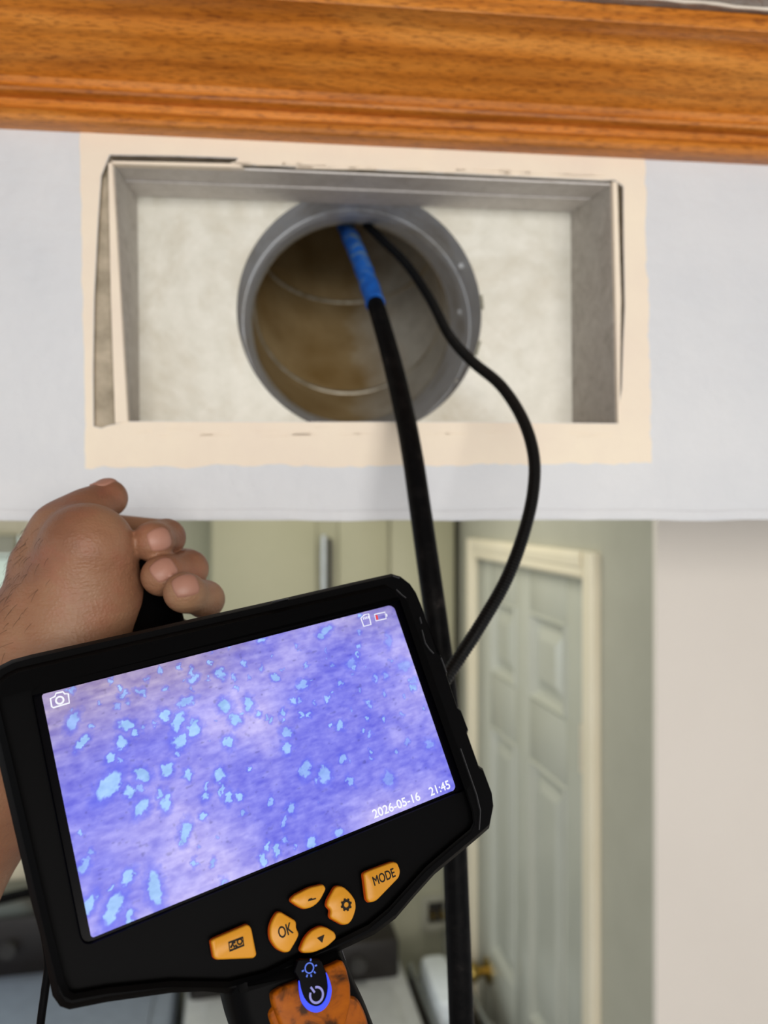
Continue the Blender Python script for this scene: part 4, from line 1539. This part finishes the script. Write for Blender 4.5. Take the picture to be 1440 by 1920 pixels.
def surface_nets(sdf, lo, hi, h):
    n = np.ceil((hi - lo) / h).astype(int) + 1
    ax = [lo[i] + h * np.arange(n[i]) for i in range(3)]
    F = np.empty(n, np.float32)
    for i in range(n[0]):
        Y, Z = np.meshgrid(ax[1], ax[2], indexing='ij')
        F[i] = sdf(np.stack([np.full_like(Y, ax[0][i]), Y, Z], -1))
    S = F < 0
    corners = [(a, b, c) for a in (0, 1) for b in (0, 1) for c in (0, 1)]
    sl = lambda c: tuple(slice(c[k], n[k] - 1 + c[k]) for k in range(3))
    cnt = sum(S[sl(c)].astype(np.int8) for c in corners)
    act = (cnt > 0) & (cnt < 8)
    idx = -np.ones(act.shape, np.int64)
    cells = np.argwhere(act)
    idx[act] = np.arange(len(cells))
    pos = np.zeros((len(cells), 3))
    wgt = np.zeros(len(cells))
    for a in corners:
        for k in range(3):
            if a[k]:
                continue
            b_ = list(a)
            b_[k] = 1
            fa = F[tuple((cells + a).T)].astype(np.float64)
            fb = F[tuple((cells + b_).T)].astype(np.float64)
            cr = (fa < 0) != (fb < 0)
            t = np.where(cr, fa / np.where(cr, fa - fb, 1), 0)
            q = np.array(a, float)[None].repeat(len(cells), 0)
            q[:, k] = t
            pos += np.where(cr[:, None], q, 0)
            wgt += cr
    v = lo + (cells + pos / wgt[:, None]) * h
    faces = []
    for k in range(3):
        o1, o2 = (k + 1) % 3, (k + 2) % 3
        s0 = [slice(0, m) for m in n]
        s1 = [slice(0, m) for m in n]
        s0[k] = slice(0, n[k] - 1)
        s1[k] = slice(1, n[k])
        cr = S[tuple(s0)] != S[tuple(s1)]
        e = np.argwhere(cr)
        e = e[(e[:, o1] > 0) & (e[:, o2] > 0) & (e[:, o1] < n[o1] - 1) & (e[:, o2] < n[o2] - 1)]
        ins = S[tuple(e.T)]
        q = []
        for da, db in ((0, 0), (-1, 0), (-1, -1), (0, -1)):
            c = e.copy()
            c[:, o1] += da
            c[:, o2] += db
            q.append(idx[tuple(c.T)])
        q = np.stack(q, 1)
        q[~ins] = q[~ins][:, ::-1]
        faces.append(q)
    return v, np.concatenate(faces)


allp = np.array([A(-330, 1900, 0.34), A(-70, 1440, 0.368), WR] + [x for f in finger_def for x in f[1:5]])
lo = np.array([A(-430, 2080, 0.33)[0] - 0.06, 0.272, A(-430, 2080, 0.33)[2] - 0.06])
hi = np.array([A(430, 1100, 0.42)[0] + 0.01, 0.452, A(200, 890, 0.40)[2] + 0.006])
hv, hq = surface_nets(hand_sdf, lo, hi, 0.0014)
person = empty('person', Matrix.Translation(Vector(WR)))
tag(person, 'bare left hand and hairy forearm gripping the back of the handheld camera', 'person')
me = bpy.data.meshes.new('hand')
me.from_pydata((hv - WR).tolist(), [], hq.tolist())
me.update()
hand = link('hand', me, M['skin'], person, True)


def grad(p):
    e = 0.0006
    g = np.array([hand_sdf((p + np.eye(3)[k] * e)[None])[0] - hand_sdf((p - np.eye(3)[k] * e)[None])[0] for k in range(3)])
    return g / np.linalg.norm(g)


def nail(c, axis, nrm, length, width):
    """curved plate laid on the finger: c centre inside the tip, axis toward the free edge"""
    nrm = nrm / np.linalg.norm(nrm)
    axis = axis - nrm * (axis @ nrm)
    axis /= np.linalg.norm(axis)
    side = np.cross(nrm, axis)
    ns, nt_ = 11, 13
    bm = bmesh.new()
    grid = []
    for j in range(nt_):
        v_ = -1 + 2 * j / (nt_ - 1)
        row = []
        lim = (1 - 0.25 * max(0, v_) ** 2) if v_ > 0 else math.sqrt(max(0.05, 1 - 0.72 * v_ ** 4))
        for i in range(ns):
            u = (-1 + 2 * i / (ns - 1)) * lim
            arc = 1 - 0.22 * u * u * (1 if v_ > 0 else 0)
            st = c + side * u * width / 2 + axis * v_ * arc * length / 2 + nrm * 0.020
            t = 0.0
            for _ in range(40):
                dd = float(hand_sdf((st - nrm * t)[None])[0])
                if dd < 0.0002 or t > 0.03:
                    break
                t += dd * 0.8
            q = st - nrm * t + nrm * (0.0005 - 0.0004 * u * u)
            row.append(q)
        grid.append(row)
    top_v = [[bm.verts.new(Vector(q - WR)) for q in row] for row in grid]
    low_v = [[bm.verts.new(Vector(q - WR - nrm * 0.0009)) for q in row] for row in grid]
    for j in range(nt_ - 1):
        for i in range(ns - 1):
            bm.faces.new((top_v[j][i], top_v[j][i + 1], top_v[j + 1][i + 1], top_v[j + 1][i]))
    rim = [(0, i) for i in range(ns)] + [(j, ns - 1) for j in range(1, nt_)] + [(nt_ - 1, i) for i in range(ns - 2, -1, -1)] + [(j, 0) for j in range(nt_ - 2, 0, -1)]
    for k in range(len(rim)):
        (a, b_), (c_, d_) = rim[k], rim[(k + 1) % len(rim)]
        bm.faces.new((top_v[a][b_], low_v[a][b_], low_v[c_][d_], top_v[c_][d_]))
    return obj('fingernail', bm, M['nail'], hand, True)


def unit(v):
    return v / np.linalg.norm(v)


for k, (npx, tow) in enumerate((((303, 1010), (-0.75, 0.75)), ((309, 1066), (-0.95, 0.25)), ((350, 1096), (-0.75, -0.25)))):
    nme, m, pip, dip, tip, r = finger_def[k]
    on = A(npx[0], npx[1], (tip[1] - 0.006))
    axis = unit(tip - dip)
    nrm = unit(on - (tip * 0.85 + dip * 0.15))
    nail(tip * 0.9 + dip * 0.1, axis, nrm, 0.0118, 0.0112)
tipT = A(203, 934, 0.410)
nail(tipT - unit(A(203, 934, 0.410) - A(160, 962, 0.397)) * 0.001, unit(A(203, 934, 0.410) - A(160, 962, 0.397)), unit(A(196, 905, 0.408) - tipT), 0.0125, 0.0115)

# hairs along the outer side of the wrist
rnd = random.Random(9)
nrmv = np.zeros_like(hv)
me.calc_loop_triangles()
vn = np.array([v.normal for v in me.vertices])
ppx = 720 + FPX * hv[:, 0] / hv[:, 1]
ppy = 960 - FPX * (hv[:, 2] - EYE) / hv[:, 1]
wt = (ppx < 95) & (ppx > -30) & (ppy > 985) & (ppy < 1230) & (vn[:, 1] < 0.25)
cand = np.argwhere(wt).ravel()
bm = bmesh.new()
for k in range(170):
    i = int(cand[rnd.randrange(len(cand))])
    if ppx[i] > 60 and rnd.random() < 0.6:
        continue
    n_ = Vector(vn[i])
    g = Vector((-0.35 + rnd.uniform(-0.35, 0.35), -0.1, -0.75 + rnd.uniform(-0.3, 0.5)))
    t_ = (g - n_ * g.dot(n_)).normalized()
    L_ = rnd.uniform(0.004, 0.008)
    p0 = Vector(hv[i] - WR) - n_ * 0.0003
    pts = [p0, p0 + t_ * L_ * 0.4 + n_ * 0.0010, p0 + t_ * L_ * 0.75 + n_ * 0.0013, p0 + t_ * L_ + n_ * 0.0010]
    bm_tube(bm, pts, [0.00007, 0.00006, 0.00005, 0.00002], 3)
tag(obj('arm_hair', bm, M['hair'], hand, True), kind='stuff')
